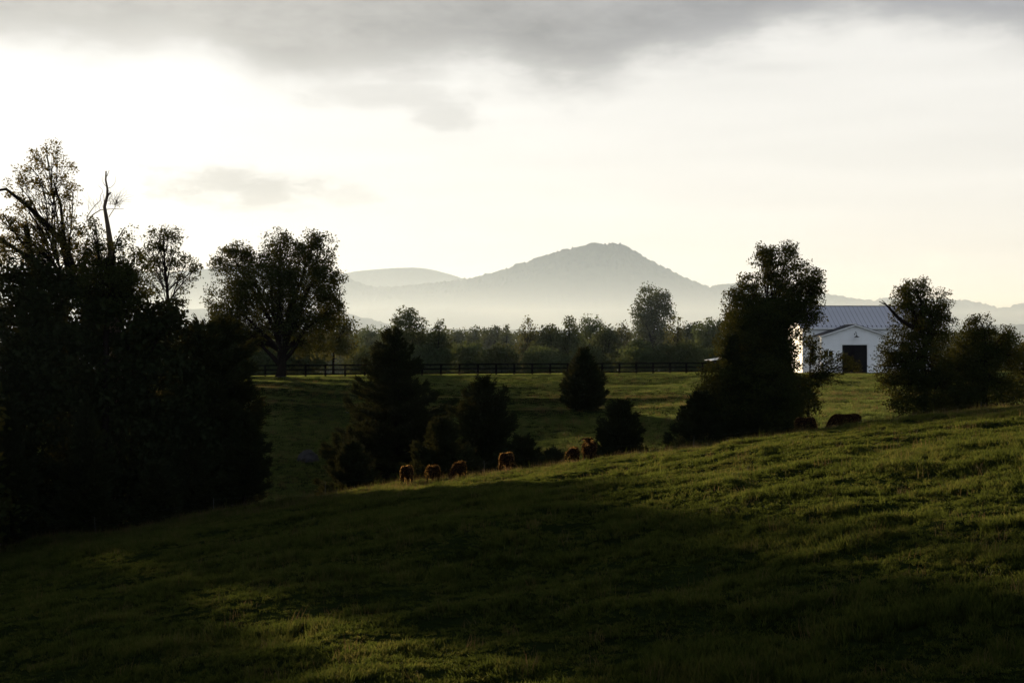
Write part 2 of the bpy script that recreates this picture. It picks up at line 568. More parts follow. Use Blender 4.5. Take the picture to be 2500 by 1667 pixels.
# ------------------------------------------------------------------ mountains
def ridge(name, prof, d, depth, base_z, step, bump, label, seed, foot=None):
    prof = np.array(prof, float)
    xs = np.arange((prof[0, 0] - 1250) / F * d, (prof[-1, 0] - 1250) / F * d, step)
    px = xs / d * F + 1250
    zt = np.interp(px, prof[:, 0], (833.5 - prof[:, 1]) / F * d)
    ker = np.ones(9) / 9
    zt = np.convolve(np.pad(zt, 4, 'edge'), ker, 'valid')
    t = np.concatenate([np.linspace(-1, -0.25, 24, endpoint=False), np.linspace(-0.25, 0.12, 40, endpoint=False), np.linspace(0.12, 1, 10)])
    prof_t = np.where(t < 0, np.clip(1 + t, 0, 1) ** 0.9, 1 - 0.8 * t)
    prof_t = prof_t - 0.10 * np.sin(np.clip(-t, 0, 1) * np.pi)
    Xg, Tg = np.meshgrid(xs, t)
    Zb = base_z + (zt[None, :] - base_z) * prof_t[:, None]
    Yg = d + Tg * depth
    w = 18.0
    spur = 0.10 * (zt[None, :] - base_z) * vfbm(Xg / 420.0, Yg / 700.0, seed + 3, 3) * np.clip(-Tg * 4, 0, 1)
    crown = np.abs(vnoise(Xg / w, Yg / w, seed)) * -2 + 0.5 + 0.35 * vnoise(Xg / (w * 2.3), Yg / (w * 2.3), seed + 1) + 0.5 * vnoise(Xg / 9, Yg / 9, seed + 2)
    Zg = Zb + spur + crown * bump * np.where(np.abs(Tg + 0.03) < 0.16, 1.0, 0.25)
    V = np.stack([Xg, Yg, Zg], -1).reshape(-1, 3)
    n, k = Xg.shape
    ii = np.arange(n * k).reshape(n, k)
    Q = np.stack([ii[:-1, :-1], ii[:-1, 1:], ii[1:, 1:], ii[1:, :-1]], -1).reshape(-1, 4)
    o = obj(name, mesh_np(name, V, Q, M['forest'], True))
    tag(o, label, 'mountain', kind='structure')
    return o


ridge('mountain', [(-900, 690), (-300, 640), (100, 650), (420, 668), (505, 656), (620, 648), (720, 655), (838, 675), (885, 695), (923, 703), (983, 700), (1055, 693),
                   (1132, 684), (1174, 674), (1217, 664), (1263, 647), (1310, 632), (1374, 610), (1429, 598), (1459, 594), (1480, 596), (1501, 592),
                   (1523, 600), (1565, 623), (1608, 647), (1650, 668), (1693, 688), (1722, 700), (1757, 697), (1800, 692), (1880, 700), (1960, 712),
                   (2026, 721), (2074, 728), (2125, 735), (2169, 730), (2240, 732), (2312, 731), (2380, 738), (2448, 755), (2500, 741), (2700, 730), (3400, 760)],
      7000.0, 1500.0, -60.0, 5.5, 17.0, 'wooded mountain with rounded peak fading into pale haze', 2.0)
ridge('far_mountain', [(300, 760), (600, 700), (760, 680), (838, 668), (880, 661), (950, 655), (1010, 653), (1050, 657), (1100, 670), (1160, 690), (1300, 750), (1500, 800)],
      18000.0, 1200.0, -60.0, 18.0, 6.0, 'faint far mountain dome behind the left shoulder of the peak', 6.0)
ridge('foothill', [(-200, 770), (300, 760), (700, 752), (838, 766), (880, 772), (930, 787), (1000, 800), (1200, 806), (1500, 806), (1900, 800), (2600, 790)],
      3400.0, 500.0, -60.0, 5.0, 4.0, 'low misty foothill at the mountain foot', 9.0)


# ------------------------------------------------------------------ grass (uncountable: one object, instanced blades)
def clump(name, n, rad, h0, h1, w, lean, mat, seed):
    rg = np.random.default_rng(seed)
    r = rad * np.sqrt(rg.random(n)); th = rg.random(n) * 2 * np.pi
    bx, by = r * np.cos(th), r * np.sin(th)
    h = h0 + (h1 - h0) * rg.random(n) ** 1.3
    a = rg.random(n) * 2 * np.pi
    ln = lean * (0.3 + rg.random(n)) * h
    dx, dy = np.cos(a) * ln, np.sin(a) * ln
    f = rg.random(n) * np.pi
    wx, wy = np.cos(f) * w * (0.6 + 0.8 * rg.random(n)), np.sin(f) * w * (0.6 + 0.8 * rg.random(n))
    V = np.zeros((n, 6, 3))
    for k, (tt, ww) in enumerate(((0, 1.0), (0.55, 0.8), (1.0, 0.12))):
        cx, cy, cz = bx + dx * tt ** 1.8, by + dy * tt ** 1.8, h * tt - 0.02
        V[:, 2 * k, 0], V[:, 2 * k, 1], V[:, 2 * k, 2] = cx - wx * ww, cy - wy * ww, cz
        V[:, 2 * k + 1, 0], V[:, 2 * k + 1, 1], V[:, 2 * k + 1, 2] = cx + wx * ww, cy + wy * ww, cz
    base = np.arange(n)[:, None] * 6
    Q = np.concatenate([base + np.array([0, 1, 3, 2]), base + np.array([2, 3, 5, 4])])
    return bpy.data.objects.new(name, mesh_np(name, V.reshape(-1, 3), Q, mat))


def grass_object(name, label, pts, rot, scl, kinds, sources):
    me = bpy.data.meshes.new(name)
    me.vertices.add(len(pts))
    me.vertices.foreach_set('co', np.asarray(pts, np.float32).ravel())
    a = me.attributes.new('rot', 'FLOAT_VECTOR', 'POINT'); a.data.foreach_set('vector', np.asarray(rot, np.float32).ravel())
    a = me.attributes.new('scl', 'FLOAT_VECTOR', 'POINT'); a.data.foreach_set('vector', np.asarray(scl, np.float32).ravel())
    a = me.attributes.new('kind', 'INT', 'POINT'); a.data.foreach_set('value', np.asarray(kinds, np.int32))
    for s in sources:
        if s.data.materials[0].name not in [m.name for m in me.materials]:
            me.materials.append(s.data.materials[0])
    o = obj(name, me)
    ng = bpy.data.node_groups.new(name + '_scatter', 'GeometryNodeTree')
    ng.interface.new_socket('Geometry', in_out='INPUT', socket_type='NodeSocketGeometry')
    ng.interface.new_socket('Geometry', in_out='OUTPUT', socket_type='NodeSocketGeometry')
    N, L = ng.nodes, ng.links
    gi, go = N.new('NodeGroupInput'), N.new('NodeGroupOutput')
    jn = N.new('GeometryNodeJoinGeometry')

    def attr(nm, typ):
        nd = N.new('GeometryNodeInputNamedAttribute'); nd.data_type = typ
        nd.inputs['Name'].default_value = nm
        return nd.outputs[0]
    ra, sa, ka = attr('rot', 'FLOAT_VECTOR'), attr('scl', 'FLOAT_VECTOR'), attr('kind', 'INT')
    er = N.new('FunctionNodeEulerToRotation'); L.new(ra, er.inputs[0])
    for k, s in enumerate(sources):
        oi = N.new('GeometryNodeObjectInfo'); oi.inputs['Object'].default_value = s
        cp = N.new('FunctionNodeCompare'); cp.data_type = 'INT'; cp.operation = 'EQUAL'
        L.new(ka, cp.inputs[2]); cp.inputs[3].default_value = k
        ip = N.new('GeometryNodeInstanceOnPoints')
        L.new(gi.outputs[0], ip.inputs['Points']); L.new(cp.outputs[0], ip.inputs['Selection'])
        L.new(oi.outputs['Geometry'], ip.inputs['Instance'])
        L.new(er.outputs[0], ip.inputs['Rotation']); L.new(sa, ip.inputs['Scale'])
        L.new(ip.outputs[0], jn.inputs[0])
    L.new(jn.outputs[0], go.inputs[0])
    md = o.modifiers.new('scatter', 'NODES'); md.node_group = ng
    tag(o, label, 'grass', kind='stuff')
    return o


cl = [clump('clump_a', 40, 0.17, 0.07, 0.20, 0.010, 0.7, M['grass'], 1),
      clump('clump_b', 40, 0.17, 0.06, 0.17, 0.010, 0.9, M['grass'], 2),
      clump('clump_c', 40, 0.17, 0.10, 0.28, 0.010, 0.6, M['grass'], 3),
      clump('clump_stalks', 9, 0.25, 0.25, 0.55, 0.005, 0.35, M['grass_dry'], 4),
      clump('clump_tall', 5, 0.2, 0.35, 0.75, 0.006, 0.4, M['grass'], 6)]


def scatter(y0, y1, dens, umax=0.43, far=False):
    area = (y1 ** 2 - y0 ** 2) * umax
    n = int(area * dens)
    y = np.sqrt(RNG.random(n) * (y1 ** 2 - y0 ** 2) + y0 ** 2)
    x = (RNG.random(n) * 2 - 1) * umax * y
    return x, y


xs, ys = [], []
for y0, y1, dn in ((21, 36, 36), (36, 60, 27), (60, 82, 22), (82, 98, 22)):
    a, b = scatter(y0, y1, dn)
    xs.append(a); ys.append(b)
x = np.concatenate(xs); y = np.concatenate(ys)
tn = vfbm(x / 1.9, y / 1.3, 51.0, 3) + 0.6 * vfbm(x / 7, y / 5, 57.0, 2)
keep = RNG.random(len(x)) < np.clip(0.95 + 0.9 * tn, 0.3, 1)
x, y, tn = x[keep], y[keep], tn[keep]
n = len(x)
kd = RNG.integers(0, 2, n)
kd = np.where((tn > 0.22) & (RNG.random(n) < 0.75), 2, kd)
crest = np.exp(-((y - 90) / 9.0) ** 2)
kd = np.where(RNG.random(n) < 0.018 + 0.16 * crest, 3, kd)
kd = np.where(RNG.random(n) < 0.003 + 0.02 * crest, 4, kd)
sc = np.clip(0.85 + 0.9 * tn + 0.35 * (RNG.random(n) - 0.5), 0.35, 1.7)
S3 = np.stack([0.8 + 0.3 * RNG.random(n), 0.8 + 0.3 * RNG.random(n), sc], -1)
rot = np.stack([0.15 * RNG.normal(size=n), 0.15 * RNG.normal(size=n), RNG.random(n) * 6.283], -1)
grass_object('pasture_grass', 'short grazed grass covering the near pasture slope', np.stack([x, y, ground(x, y)], -1), rot, S3, kd, cl)

fcl = [clump('meadow_a', 46, 0.36, 0.06, 0.15, 0.010, 0.8, M['grass_far'], 11),
       clump('meadow_b', 46, 0.36, 0.08, 0.20, 0.010, 0.8, M['grass_far'], 12),
       clump('meadow_stalks', 14, 0.3, 0.25, 0.55, 0.009, 0.5, M['grass_dry'], 13)]
x, y = scatter(100, 212, 8.5, 0.40)
D = (x - FA[0]) * S20 - (y - FA[1]) * C20
keep = (D > -6) & (np.hypot(x - 53, y - 214) > 9)
x, y, D = x[keep], y[keep], D[keep]
q = D - 0.37 * (x + 30)
n = len(x)
tn = vfbm(x / 5.0, y / 4.0, 71.0, 3)
kd = np.where(RNG.random(n) < 0.5, 0, 1)
onr = (np.abs(q - 11) < 1.0) | (np.abs(q - 18) < 1.0)
kd = np.where((RNG.random(n) < 0.02) | ((y < 140) & (tn > 0.3) & (RNG.random(n) < 0.12)) | (onr & (RNG.random(n) < 0.25)), 2, kd)
S3 = np.stack([0.9 + 0.3 * RNG.random(n), 0.9 + 0.3 * RNG.random(n), np.clip(0.9 + 0.5 * tn + (y < 145) * 0.4, 0.5, 2)], -1)
rot = np.stack([0.1 * RNG.normal(size=n), 0.1 * RNG.normal(size=n), RNG.random(n) * 6.283], -1)
grass_object('meadow_grass', 'mown meadow grass on the terraced slope below the board fence', np.stack([x, y, ground(x, y)], -1), rot, S3, kd, fcl)


# ------------------------------------------------------------------ trees
def leaves(C, n_per, sig, size, rg, droop=0.0, aspect=0.55, flat=0.0):
    """rhombic leaf faces scattered round cluster centres C"""
    C = np.repeat(np.asarray(C, float), n_per, 0)
    n = len(C)
    v_ = rg.normal(size=(n, 3)); v_ /= np.linalg.norm(v_, axis=1, keepdims=True)
    P_ = C + v_ * (rg.random((n, 1)) ** 0.45) * np.asarray(sig) * 1.75
    a = rg.normal(size=(n, 3)); a[:, 2] = a[:, 2] * (1 - flat) - droop
    a /= np.linalg.norm(a, axis=1, keepdims=True)
    b = np.cross(a, rg.normal(size=(n, 3)))
    b /= np.linalg.norm(b, axis=1, keepdims=True) + 1e-9
    s = size * (0.45 + 1.1 * rg.random(n) ** 1.4)[:, None]
    a = a * s * 0.5; b = b * s * 0.5 * aspect
    V = np.stack([P_ - a, P_ - b * 1.0 + a * 0.1, P_ + a, P_ + b + a * 0.1], 1)
    Q = np.arange(n * 4).reshape(n, 4)
    return V.reshape(-1, 3), Q


def curve(p0, p1, rg, bend=0.12, n=6, lift=0.0):
    p0 = np.asarray(p0, float); p1 = np.asarray(p1, float)
    L_ = np.linalg.norm(p1 - p0)
    c1 = p0 + (p1 - p0) * 0.35 + rg.normal(size=3) * bend * L_ + np.array([0, 0, lift * L_])
    c2 = p0 + (p1 - p0) * 0.7 + rg.normal(size=3) * bend * L_ + np.array([0, 0, lift * L_])
    t = np.linspace(0, 1, n)[:, None]
    return (1 - t) ** 3 * p0 + 3 * (1 - t) ** 2 * t * c1 + 3 * (1 - t) * t * t * c2 + t ** 3 * p1


def broadleaf(name, label, base, fork, blobs, mat='leaf', bark='bark', trunk_r=0.3, leaf=0.2, lai=3.0, cl_sig=0.42, per=26, seed=1,
              stems=1, twigs=True, group=None, extra=(), shell=0.5, hole=0.0, limb=1.0):
    """base, fork: world points; blobs: (centre xyz, rx, ry, rz, [lai factor])"""
    rg = np.random.default_rng(seed)
    base = np.asarray(base, float); fork = np.asarray(fork, float)
    root = empty(name, base)
    wood = MB()
    # trunk with flare
    hgt = fork[2] - base[2]
    for s in range(stems):
        off = np.array([rg.normal() * trunk_r * 0.9, rg.normal() * trunk_r * 0.5, 0]) if stems > 1 else np.zeros(3)
        tp = curve(base + off * 0.6 - [0, 0, 0.3], fork + off * 3.0 * (s > 0), rg, 0.03, 8)
        rr = trunk_r * np.linspace(1.0, 0.62, 8) * (0.75 if s else 1.0)
        rr[0] *= 1.45; rr[1] *= 1.08
        wood.tube(tp, rr, 8, False)
    clusters = []
    for bl in blobs:
        c, rx, ry, rz = np.asarray(bl[0], float), bl[1], bl[2], bl[3]
        fac = bl[4] if len(bl) > 4 else 1.0
        # main limb into the blob
        top = c + np.array([0, 0, rz * 0.45])
        lp = curve(fork + rg.normal(size=3) * trunk_r * 0.3, top, rg, 0.08, 9, 0.03)
        r0 = limb * trunk_r * (0.30 + 0.35 * min(1, rx / 4.0))
        wood.tube(lp, np.linspace(r0, 0.03, 9), 6, False)
        area = np.pi * rx * rz * 1.55
        nl = area * lai * fac / (leaf * leaf * 0.27)
        nc = max(3, int(nl / per))
        v = rg.normal(size=(nc * 2, 3)); v /= np.linalg.norm(v, axis=1, keepdims=True)
        r = rg.random(nc * 2) ** (1.0 / 3 * (1 - shell) + 0.18 * shell)
        cc = c + v * r[:, None] * np.array([rx, ry, rz]) * (1 + 0.10 * rg.normal(size=(nc * 2, 1)))
        if hole > 0:
            w = vnoise(cc[:, 0] / 1.3 + seed, cc[:, 2] / 1.1 + cc[:, 1] / 2.5, seed) + 0.5
            cc = cc[w > hole]
        cc = cc[:nc]
        clusters.append(cc)
        if twigs:
            pick = cc[rg.random(len(cc)) < min(1.0, 70.0 / max(1, len(cc)))]
            for p in pick:
                k = rg.integers(2, 8)
                wood.tube(curve(lp[k], p, rg, 0.10, 5), np.linspace(0.03 * (0.6 + rx / 5), 0.010, 5), 3, False)
    for pts, r0, r1 in extra:
        pts = np.asarray(pts, float)
        wood.tube(pts, np.linspace(r0, r1, len(pts)), 6)
    cc = np.concatenate(clusters)
    V, Q = leaves(cc, per, (cl_sig, cl_sig, cl_sig * 0.72), leaf, rg, 0.25)
    wm = wood.mesh(name + '_wood', M[bark], True)
    wm.transform(Matrix.Translation(-Vector(base)))
    lm = mesh_np(name + '_leaves', V - base, Q, M[mat])
    obj('trunk', wm, root)
    obj('crown', lm, root)
    tag(root, label, 'bush' if name == 'bush' else 'tree', group)
    return root


def cedar(name, label, base, h, rad, seed=1, dens=1.0, prof=None, spray=0.34, tilt=0.5, mat='cedar', skirt=0.04, group=None, lean=(0, 0)):
    """eastern red cedar: ragged cone of upswept feathery branches"""
    rg = np.random.default_rng(seed)
    base = np.asarray(base, float)
    root = empty(name, base)
    wood = MB()
    top = np.array([lean[0], lean[1], h * 0.97])
    tp = curve(np.array([0, 0, -0.3]), top, rg, 0.015, 9)
    wood.tube(tp, np.linspace(0.035 * h * 0.5 + 0.04, 0.015, 9), 7, False)
    if prof is None:
        prof = [(0, 0.75), (0.12, 1.0), (0.35, 0.85), (0.6, 0.55), (0.8, 0.28), (0.95, 0.08), (1, 0.0)]
    pr = np.array(prof)
    nb = int(9 * h * dens) + 14
    C, Dv = [], []
    for i in range(nb):
        f = skirt + (1 - skirt) * (i + rg.random()) / nb
        th = i * 2.4 + rg.normal() * 0.5
        R_ = rad * np.interp(f, pr[:, 0], pr[:, 1]) * (0.48 + 0.66 * rg.random() ** 1.2) + 0.12
        up = tilt * (0.45 + 0.9 * f) + 0.12 * rg.normal()
        f0 = max(0.02, f - up * R_ / h)
        p0 = tp[0] + (tp[-1] - tp[0]) * f0
        dr = np.array([math.cos(th), math.sin(th), up])
        sd = np.array([-math.sin(th), math.cos(th), 0])
        p1 = p0 + dr * R_
        bp = curve(p0, p1, rg, 0.05, 5, -0.06)
        wood.tube(bp, np.linspace(0.015 + 0.012 * R_, 0.008, 5), 3, False)
        ns = int(5 + 9 * R_ + 3.2 * R_ * R_)
        t = 0.10 + 0.90 * rg.random(ns) ** 0.8
        t[0] = 1.0; t[1] = 0.97
        lat = 0.30 * R_ * np.sin(np.pi * np.clip(t, 0, 1) ** 1.5) * (rg.random(ns) * 2 - 1)
        pts = p0 + (p1 - p0) * t[:, None] + sd * lat[:, None] - np.array([0, 0, 1]) * (0.10 * R_ * np.sin(np.pi * t) + 0.12 * np.abs(lat) + 0.06 * rg.normal(size=ns))[:, None]
        C.append(pts)
        dd = dr[None] + sd[None] * (lat / (R_ * 0.35))[:, None]
        Dv.append(dd / np.linalg.norm(dd, axis=1, keepdims=True))
    # dense shaded core along the stem
    nc_ = int(60 * h)
    fc_ = skirt + (0.93 - skirt) * rg.random(nc_)
    rc_ = 0.36 * rad * np.interp(fc_, pr[:, 0], pr[:, 1]) * np.sqrt(rg.random(nc_))
    tc_ = rg.random(nc_) * 6.283
    cp_ = tp[0] + (tp[-1] - tp[0]) * fc_[:, None] + np.stack([rc_ * np.cos(tc_), rc_ * np.sin(tc_), 0 * rc_], -1)
    C.append(cp_)
    dc_ = np.stack([np.cos(tc_), np.sin(tc_), np.full(nc_, 0.5)], -1)
    Dv.append(dc_ / np.linalg.norm(dc_, axis=1, keepdims=True))
    C = np.concatenate(C); Dv = np.concatenate(Dv)
    per = 9
    Cn = np.repeat(C, per, 0); Dn = np.repeat(Dv, per, 0)
    n = len(Cn)
    a = Dn + rg.normal(size=(n, 3)) * 0.42 + np.array([0, 0, 0.22])
    a /= np.linalg.norm(a, axis=1, keepdims=True)
    b = np.cross(a, rg.normal(size=(n, 3))); b /= np.linalg.norm(b, axis=1, keepdims=True)
    s = spray * (0.45 + 0.9 * rg.random(n))[:, None]
    p = Cn + rg.normal(size=(n, 3)) * 0.09
    V = np.stack([p, p + a * s * 0.45 - b * s * 0.13, p + a * s, p + a * s * 0.45 + b * s * 0.13], 1).reshape(-1, 3)
    obj('trunk', wood.mesh(name + '_wood', M['bark'], True), root)
    obj('crown', mesh_np(name + '_sprays', V, np.arange(n * 4).reshape(n, 4), M[mat]), root)
    tag(root, label, 'tree', group)
    return root


def B(px, py, rx, ry, d, dd=0.0, depth=0.9, fac=1.0):
    """crown lobe seen at a pixel, radii in pixels, at depth d + dd"""
    D_ = d + dd
    return (P(px, py, D_), rx / F * D_, rx / F * D_ * depth, ry / F * D_, fac)


def at(px, d):
    x = (px - 1250) / F * d
    return np.array([x, d, gz(x, d)])


# --- large spreading tree by the fence
d = 168.5
broadleaf('broadleaf_tree', 'large spreading round-crowned tree with forked trunk at the black fence', at(684, d), P(690, 856, d),
          [B(575, 650, 55, 52, d, 2), B(562, 735, 66, 52, d, -2), B(690, 625, 62, 62, d, 0), B(768, 622, 46, 55, d, 1.5), B(650, 690, 80, 62, d, -2),
           B(740, 705, 76, 66, d, -1), B(795, 690, 44, 55, d, 0), B(640, 775, 88, 52, d, 0), B(745, 785, 78, 42, d, 1), B(540, 790, 46, 36, d, 0),
           B(805, 760, 36, 46, d, 2), B(690, 590, 26, 24, d, 0, .9, .7), B(775, 585, 24, 20, d, 0, .9, .7), B(585, 615, 26, 22, d, 0, .9, .7), B(610, 830, 60, 26, d, 3, .9, .8), B(745, 838, 66, 26, d, 1, .9, .8), B(555, 830, 46, 30, d, 2, .9, .8)],
          trunk_r=0.62, leaf=0.25, lai=2.6, cl_sig=0.50, per=40, seed=21, stems=1, hole=0.16,
          extra=[([P(684, 892, d), P(665, 870, d), P(640, 845, d), P(600, 800, d)], 0.34, 0.1), ([P(688, 885, d), P(712, 860, d), P(735, 820, d), P(760, 760, d)], 0.36, 0.1),
                 ([P(684, 888, d), P(684, 850, d), P(680, 790, d), P(690, 700, d)], 0.4, 0.1)])
d = 200
broadleaf('broadleaf_tree', 'pale yellowish tree hanging low behind the large spreading tree', at(815, d), P(815, 860, d),
          [B(800, 800, 50, 50, d), B(838, 815, 38, 42, d), B(790, 850, 50, 30, d), B(845, 850, 28, 25, d)],
          mat='leaf_far2', trunk_r=0.2, leaf=0.34, lai=1.7, cl_sig=0.6, per=20, seed=22, hole=0.2)

# --- the dark clump on the left
d = 97
broadleaf('broadleaf_tree', 'tallest thin-crowned tree with glowing leaves at the left edge', at(150, d), P(165, 690, d),
          [B(112, 372, 42, 42, d, 0, .8, .55), B(140, 425, 46, 42, d, 1, .8, .5), B(70, 420, 38, 36, d, -1, .8, .5), B(108, 470, 66, 40, d, 0, .8, .6), B(178, 480, 32, 38, d, 0, .8, .55),
           B(45, 470, 40, 36, d, 0, .8, .5), B(70, 540, 70, 46, d, 1, .8, .8), B(160, 560, 56, 42, d, -1, .8, .75), B(10, 570, 50, 60, d, 0, .8, .7), B(100, 620, 110, 50, d, 0, .8, 1.0), B(205, 640, 55, 55, d, 0, .8, 1.0)],
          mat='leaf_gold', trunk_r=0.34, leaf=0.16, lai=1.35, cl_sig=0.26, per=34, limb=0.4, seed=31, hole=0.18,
          extra=[([P(178, 660, d), P(160, 600, d), P(120, 555, d), P(70, 505, d), P(15, 462, d), P(-40, 470, d)], 0.27, 0.06),
                 ([P(150, 700, d), P(110, 655, d), P(60, 622, d), P(0, 583, d), P(-40, 560, d)], 0.24, 0.08),
                 ([P(165, 650, d), P(155, 568, d), P(148, 500, d), P(130, 440, d)], 0.16, 0.05),
                 ([P(92, 640, d), P(60, 600, d), P(30, 560, d), P(8, 522, d)], 0.12, 0.04),
                 ([P(75, 690, d + 1), P(75, 640, d + 1), P(70, 590, d + 1), P(62, 548, d + 1)], 0.24, 0.20)])
d = 96
dead = empty('dead_tree', at(280, d))
wood = MB()
rg = np.random.default_rng(5)


def wt(pts, r0, r1, sides=6):
    pts = np.array([P(a, b, d) + np.array([0, c, 0]) for a, b, c in pts])
    t = np.linspace(0, len(pts) - 1, len(pts) * 3)
    pts = np.stack([np.interp(t, np.arange(len(pts)), pts[:, k]) for k in range(3)], -1)
    pts[1:-1] += rg.normal(size=(len(pts) - 2, 3)) * 0.012
    wood.tube(pts, np.linspace(r0, r1, len(pts)), sides)


b0 = at(280, d)
tp = np.array([b0 - [0, 0, .3], P(284, 900, d), P(280, 720, d), P(270, 600, d), P(262, 545, d), P(255, 505, d), P(262, 478, d), P(262, 460, d), P(258, 440, d), P(259, 418, d)])
wood.tube(tp, [0.55, 0.45, 0.32, 0.22, 0.15, 0.115, 0.10, 0.075, 0.062, 0.05], 8)
wt([(263, 478, 0), (268, 472, 0), (271, 470, 0)], 0.08, 0.05)
wt([(260, 431, 0), (264, 424, 0), (267, 416, 0)], 0.03, 0.012)
wt([(254, 512, 0), (255, 495, 0), (252, 474, 0)], 0.045, 0.012)
wt([(213, 540, 0), (228, 524, 0), (245, 512, 0), (262, 511, 0), (280, 510, 0), (302, 510, 0)], 0.045, 0.014)
wt([(212, 540, 0), (214, 526, 0), (230, 504, 0), (244, 490, 0), (245, 478, 0), (252, 466, 0), (240, 452, 0)], 0.035, 0.008)
wt([(266, 530, 0), (276, 510, .3), (281, 498, .3), (288, 480, .2), (296, 468, 0)], 0.03, 0.008)
wt([(260, 462, 0), (272, 455, .2), (278, 444, .3), (281, 430, .2)], 0.02, 0.006)
wt([(258, 455, 0), (252, 446, 0), (250, 432, 0)], 0.02, 0.006)
for k in range(34):
    x0, y0 = 268 + rg.random() * 28, 505 - rg.random() * 14
    a_ = rg.normal() * 0.5 + 0.35
    ln = 18 + rg.random() * 30
    wt([(x0, y0, rg.normal() * .5), (x0 + ln * 0.5 * math.sin(a_), y0 - ln * 0.5 * math.cos(a_), rg.normal() * .5), (x0 + ln * math.sin(a_ * 1.2), y0 - ln * math.cos(a_ * 1.2), rg.normal() * .6)], 0.012, 0.005, 3)
for k in range(16):
    x0, y0 = 216 + rg.random() * 34, 520 - rg.random() * 22
    ln = 12 + rg.random() * 20
    a_ = rg.normal() * 0.4 - 0.1
    wt([(x0, y0, 0), (x0 + ln * math.sin(a_), y0 - ln * math.cos(a_), rg.normal() * .3)], 0.011, 0.005, 3)
wm = wood.mesh('dead_wood', M['deadwood'], True)
wm.transform(Matrix.Translation(-Vector(b0)))
obj('trunk', wm, dead)
tag(dead, 'bare dead snag with broken tip rising above the dark left clump', 'tree')

d = 94
broadleaf('broadleaf_tree', 'leafy tree wrapped round the foot of the dead snag', at(255, d), P(262, 760, d),
          [B(225, 590, 42, 50, d, 0, .8, .6), B(305, 575, 34, 44, d, 0, .8, .35), B(265, 640, 66, 50, d, 0, .9, .9), B(250, 700, 100, 66, d, 0, .9, 1.3), B(330, 650, 36, 45, d, 0, .8, .7), B(310, 720, 60, 66, d, 0, .9, 1.2), B(230, 545, 24, 24, d, 0, .8, .3)],
          mat='leaf', trunk_r=0.3, leaf=0.16, lai=1.7, cl_sig=0.30, per=34, seed=33, hole=0.12)
d = 99
broadleaf('broadleaf_tree', 'slender open tree with side branches right of the dead snag', at(412, d), P(410, 745, d),
          [B(400, 585, 52, 30, d, 0, .8, .9), B(365, 625, 30, 40, d, 0, .8, .8), B(425, 625, 36, 26, d, 0, .8, .8), B(398, 660, 44, 34, d, 0, .8, .45), B(455, 645, 30, 14, d, 0, .8, .8), B(478, 660, 22, 16, d, 0, .8, .7), B(450, 690, 30, 20, d, 0, .8, .55), B(372, 705, 30, 30, d, 0, .8, .5), B(435, 730, 26, 24, d, 0, .8, .5), B(395, 560, 22, 14, d, 0, .8, .6)],
          mat='leaf', trunk_r=0.16, leaf=0.16, lai=1.6, cl_sig=0.27, per=30, limb=0.5, seed=34, hole=0.1,
          extra=[([P(410, 760, d), P(408, 700, d), P(402, 640, d), P(398, 585, d)], 0.12, 0.03), ([P(405, 715, d), P(430, 690, d), P(460, 670, d), P(490, 655, d)], 0.06, 0.02)])
d = 93
broadleaf('broadleaf_tree', 'dense black undergrowth tree filling the left edge of the clump', at(70, d), P(80, 930, d),
          [B(62, 720, 95, 90, d, 0, .7, 1.5), B(160, 760, 110, 100, d, 1, .7, 1.5), B(38, 860, 112, 120, d, 0, .7, 1.7), B(130, 910, 130, 120, d, 0, .7, 1.7), B(75, 1060, 120, 130, d, -1, .7, 1.7), B(40, 1230, 110, 110, d, 0, .7, 1.6), B(170, 1190, 110, 110, d, 0, .7, 1.5)],
          mat='cedar', trunk_r=0.35, leaf=0.36, lai=3.0, cl_sig=0.45, per=26, seed=35, twigs=False)
d = 95
broadleaf('broadleaf_tree', 'dense black undergrowth tree in the middle of the left clump', at(330, d), P(330, 930, d),
          [B(290, 800, 110, 95, d, 0, .7, 1.5), B(390, 830, 90, 80, d, 1, .7, 1.5), B(270, 940, 110, 110, d, 0, .7, 1.7), B(400, 960, 110, 110, d, 0, .7, 1.7), B(300, 1090, 120, 100, d, 0, .7, 1.7), B(430, 1090, 100, 100, d, 0, .7, 1.6), B(260, 1200, 100, 80, d, 0, .7, 1.5), B(405, 770, 50, 40, d, 0, .8, 1.0)],
          mat='cedar', trunk_r=0.32, leaf=0.36, lai=3.0, cl_sig=0.45, per=26, seed=36, twigs=False)
d = 100
b = at(548, d)
cedar('cedar_tree', 'tall black cedar at the right edge of the left clump', b, (P(0, 765, d)[2] - b[2]), 3.0, 41, 1.5,
      [(0, .4), (0.1, .75), (0.3, .95), (.5, 1.0), (.65, .95), (.8, .8), (.92, .55), (1, .2)], skirt=0.10, tilt=0.35)
b = at(500, d - 3)
cedar('cedar_tree', 'black cedar standing inside the left clump below the slender tree', b, (P(0, 770, d - 3)[2] - b[2]), 2.9, 42, 1.4, [(0, .6), (0.15, .95), (0.4, 1.0), (.65, .9), (.82, .7), (.93, .45), (1, .15)])
b = at(596, d - 4)
cedar('cedar_tree', 'shorter cedar leaning out over the grass beside the left clump', b, (P(0, 1000, d - 4)[2] - b[2]), 1.6, 43, 1.6,
      [(0, .3), (0.25, .6), (0.4, 1.0), (.65, .95), (.85, .5), (1, .05)], skirt=0.28, tilt=0.3)
b = at(470, 94)
cedar('cedar_tree', 'low cedar at the foot of the left clump near the pasture crest', b, 7.5, 2.6, 44, 1.3)
b = at(385, 92)
cedar('cedar_tree', 'low cedar scrub under the middle of the left clump', b, 4.2, 2.2, 47, 1.8, [(0, 1.0), (0.4, .9), (.7, .6), (1, .1)], tilt=0.35)
b = at(210, 90)
cedar('cedar_tree', 'black cedar low in front of the left clump by the wire fence', b, 8.5, 2.6, 45, 1.3)
b = at(20, 89)
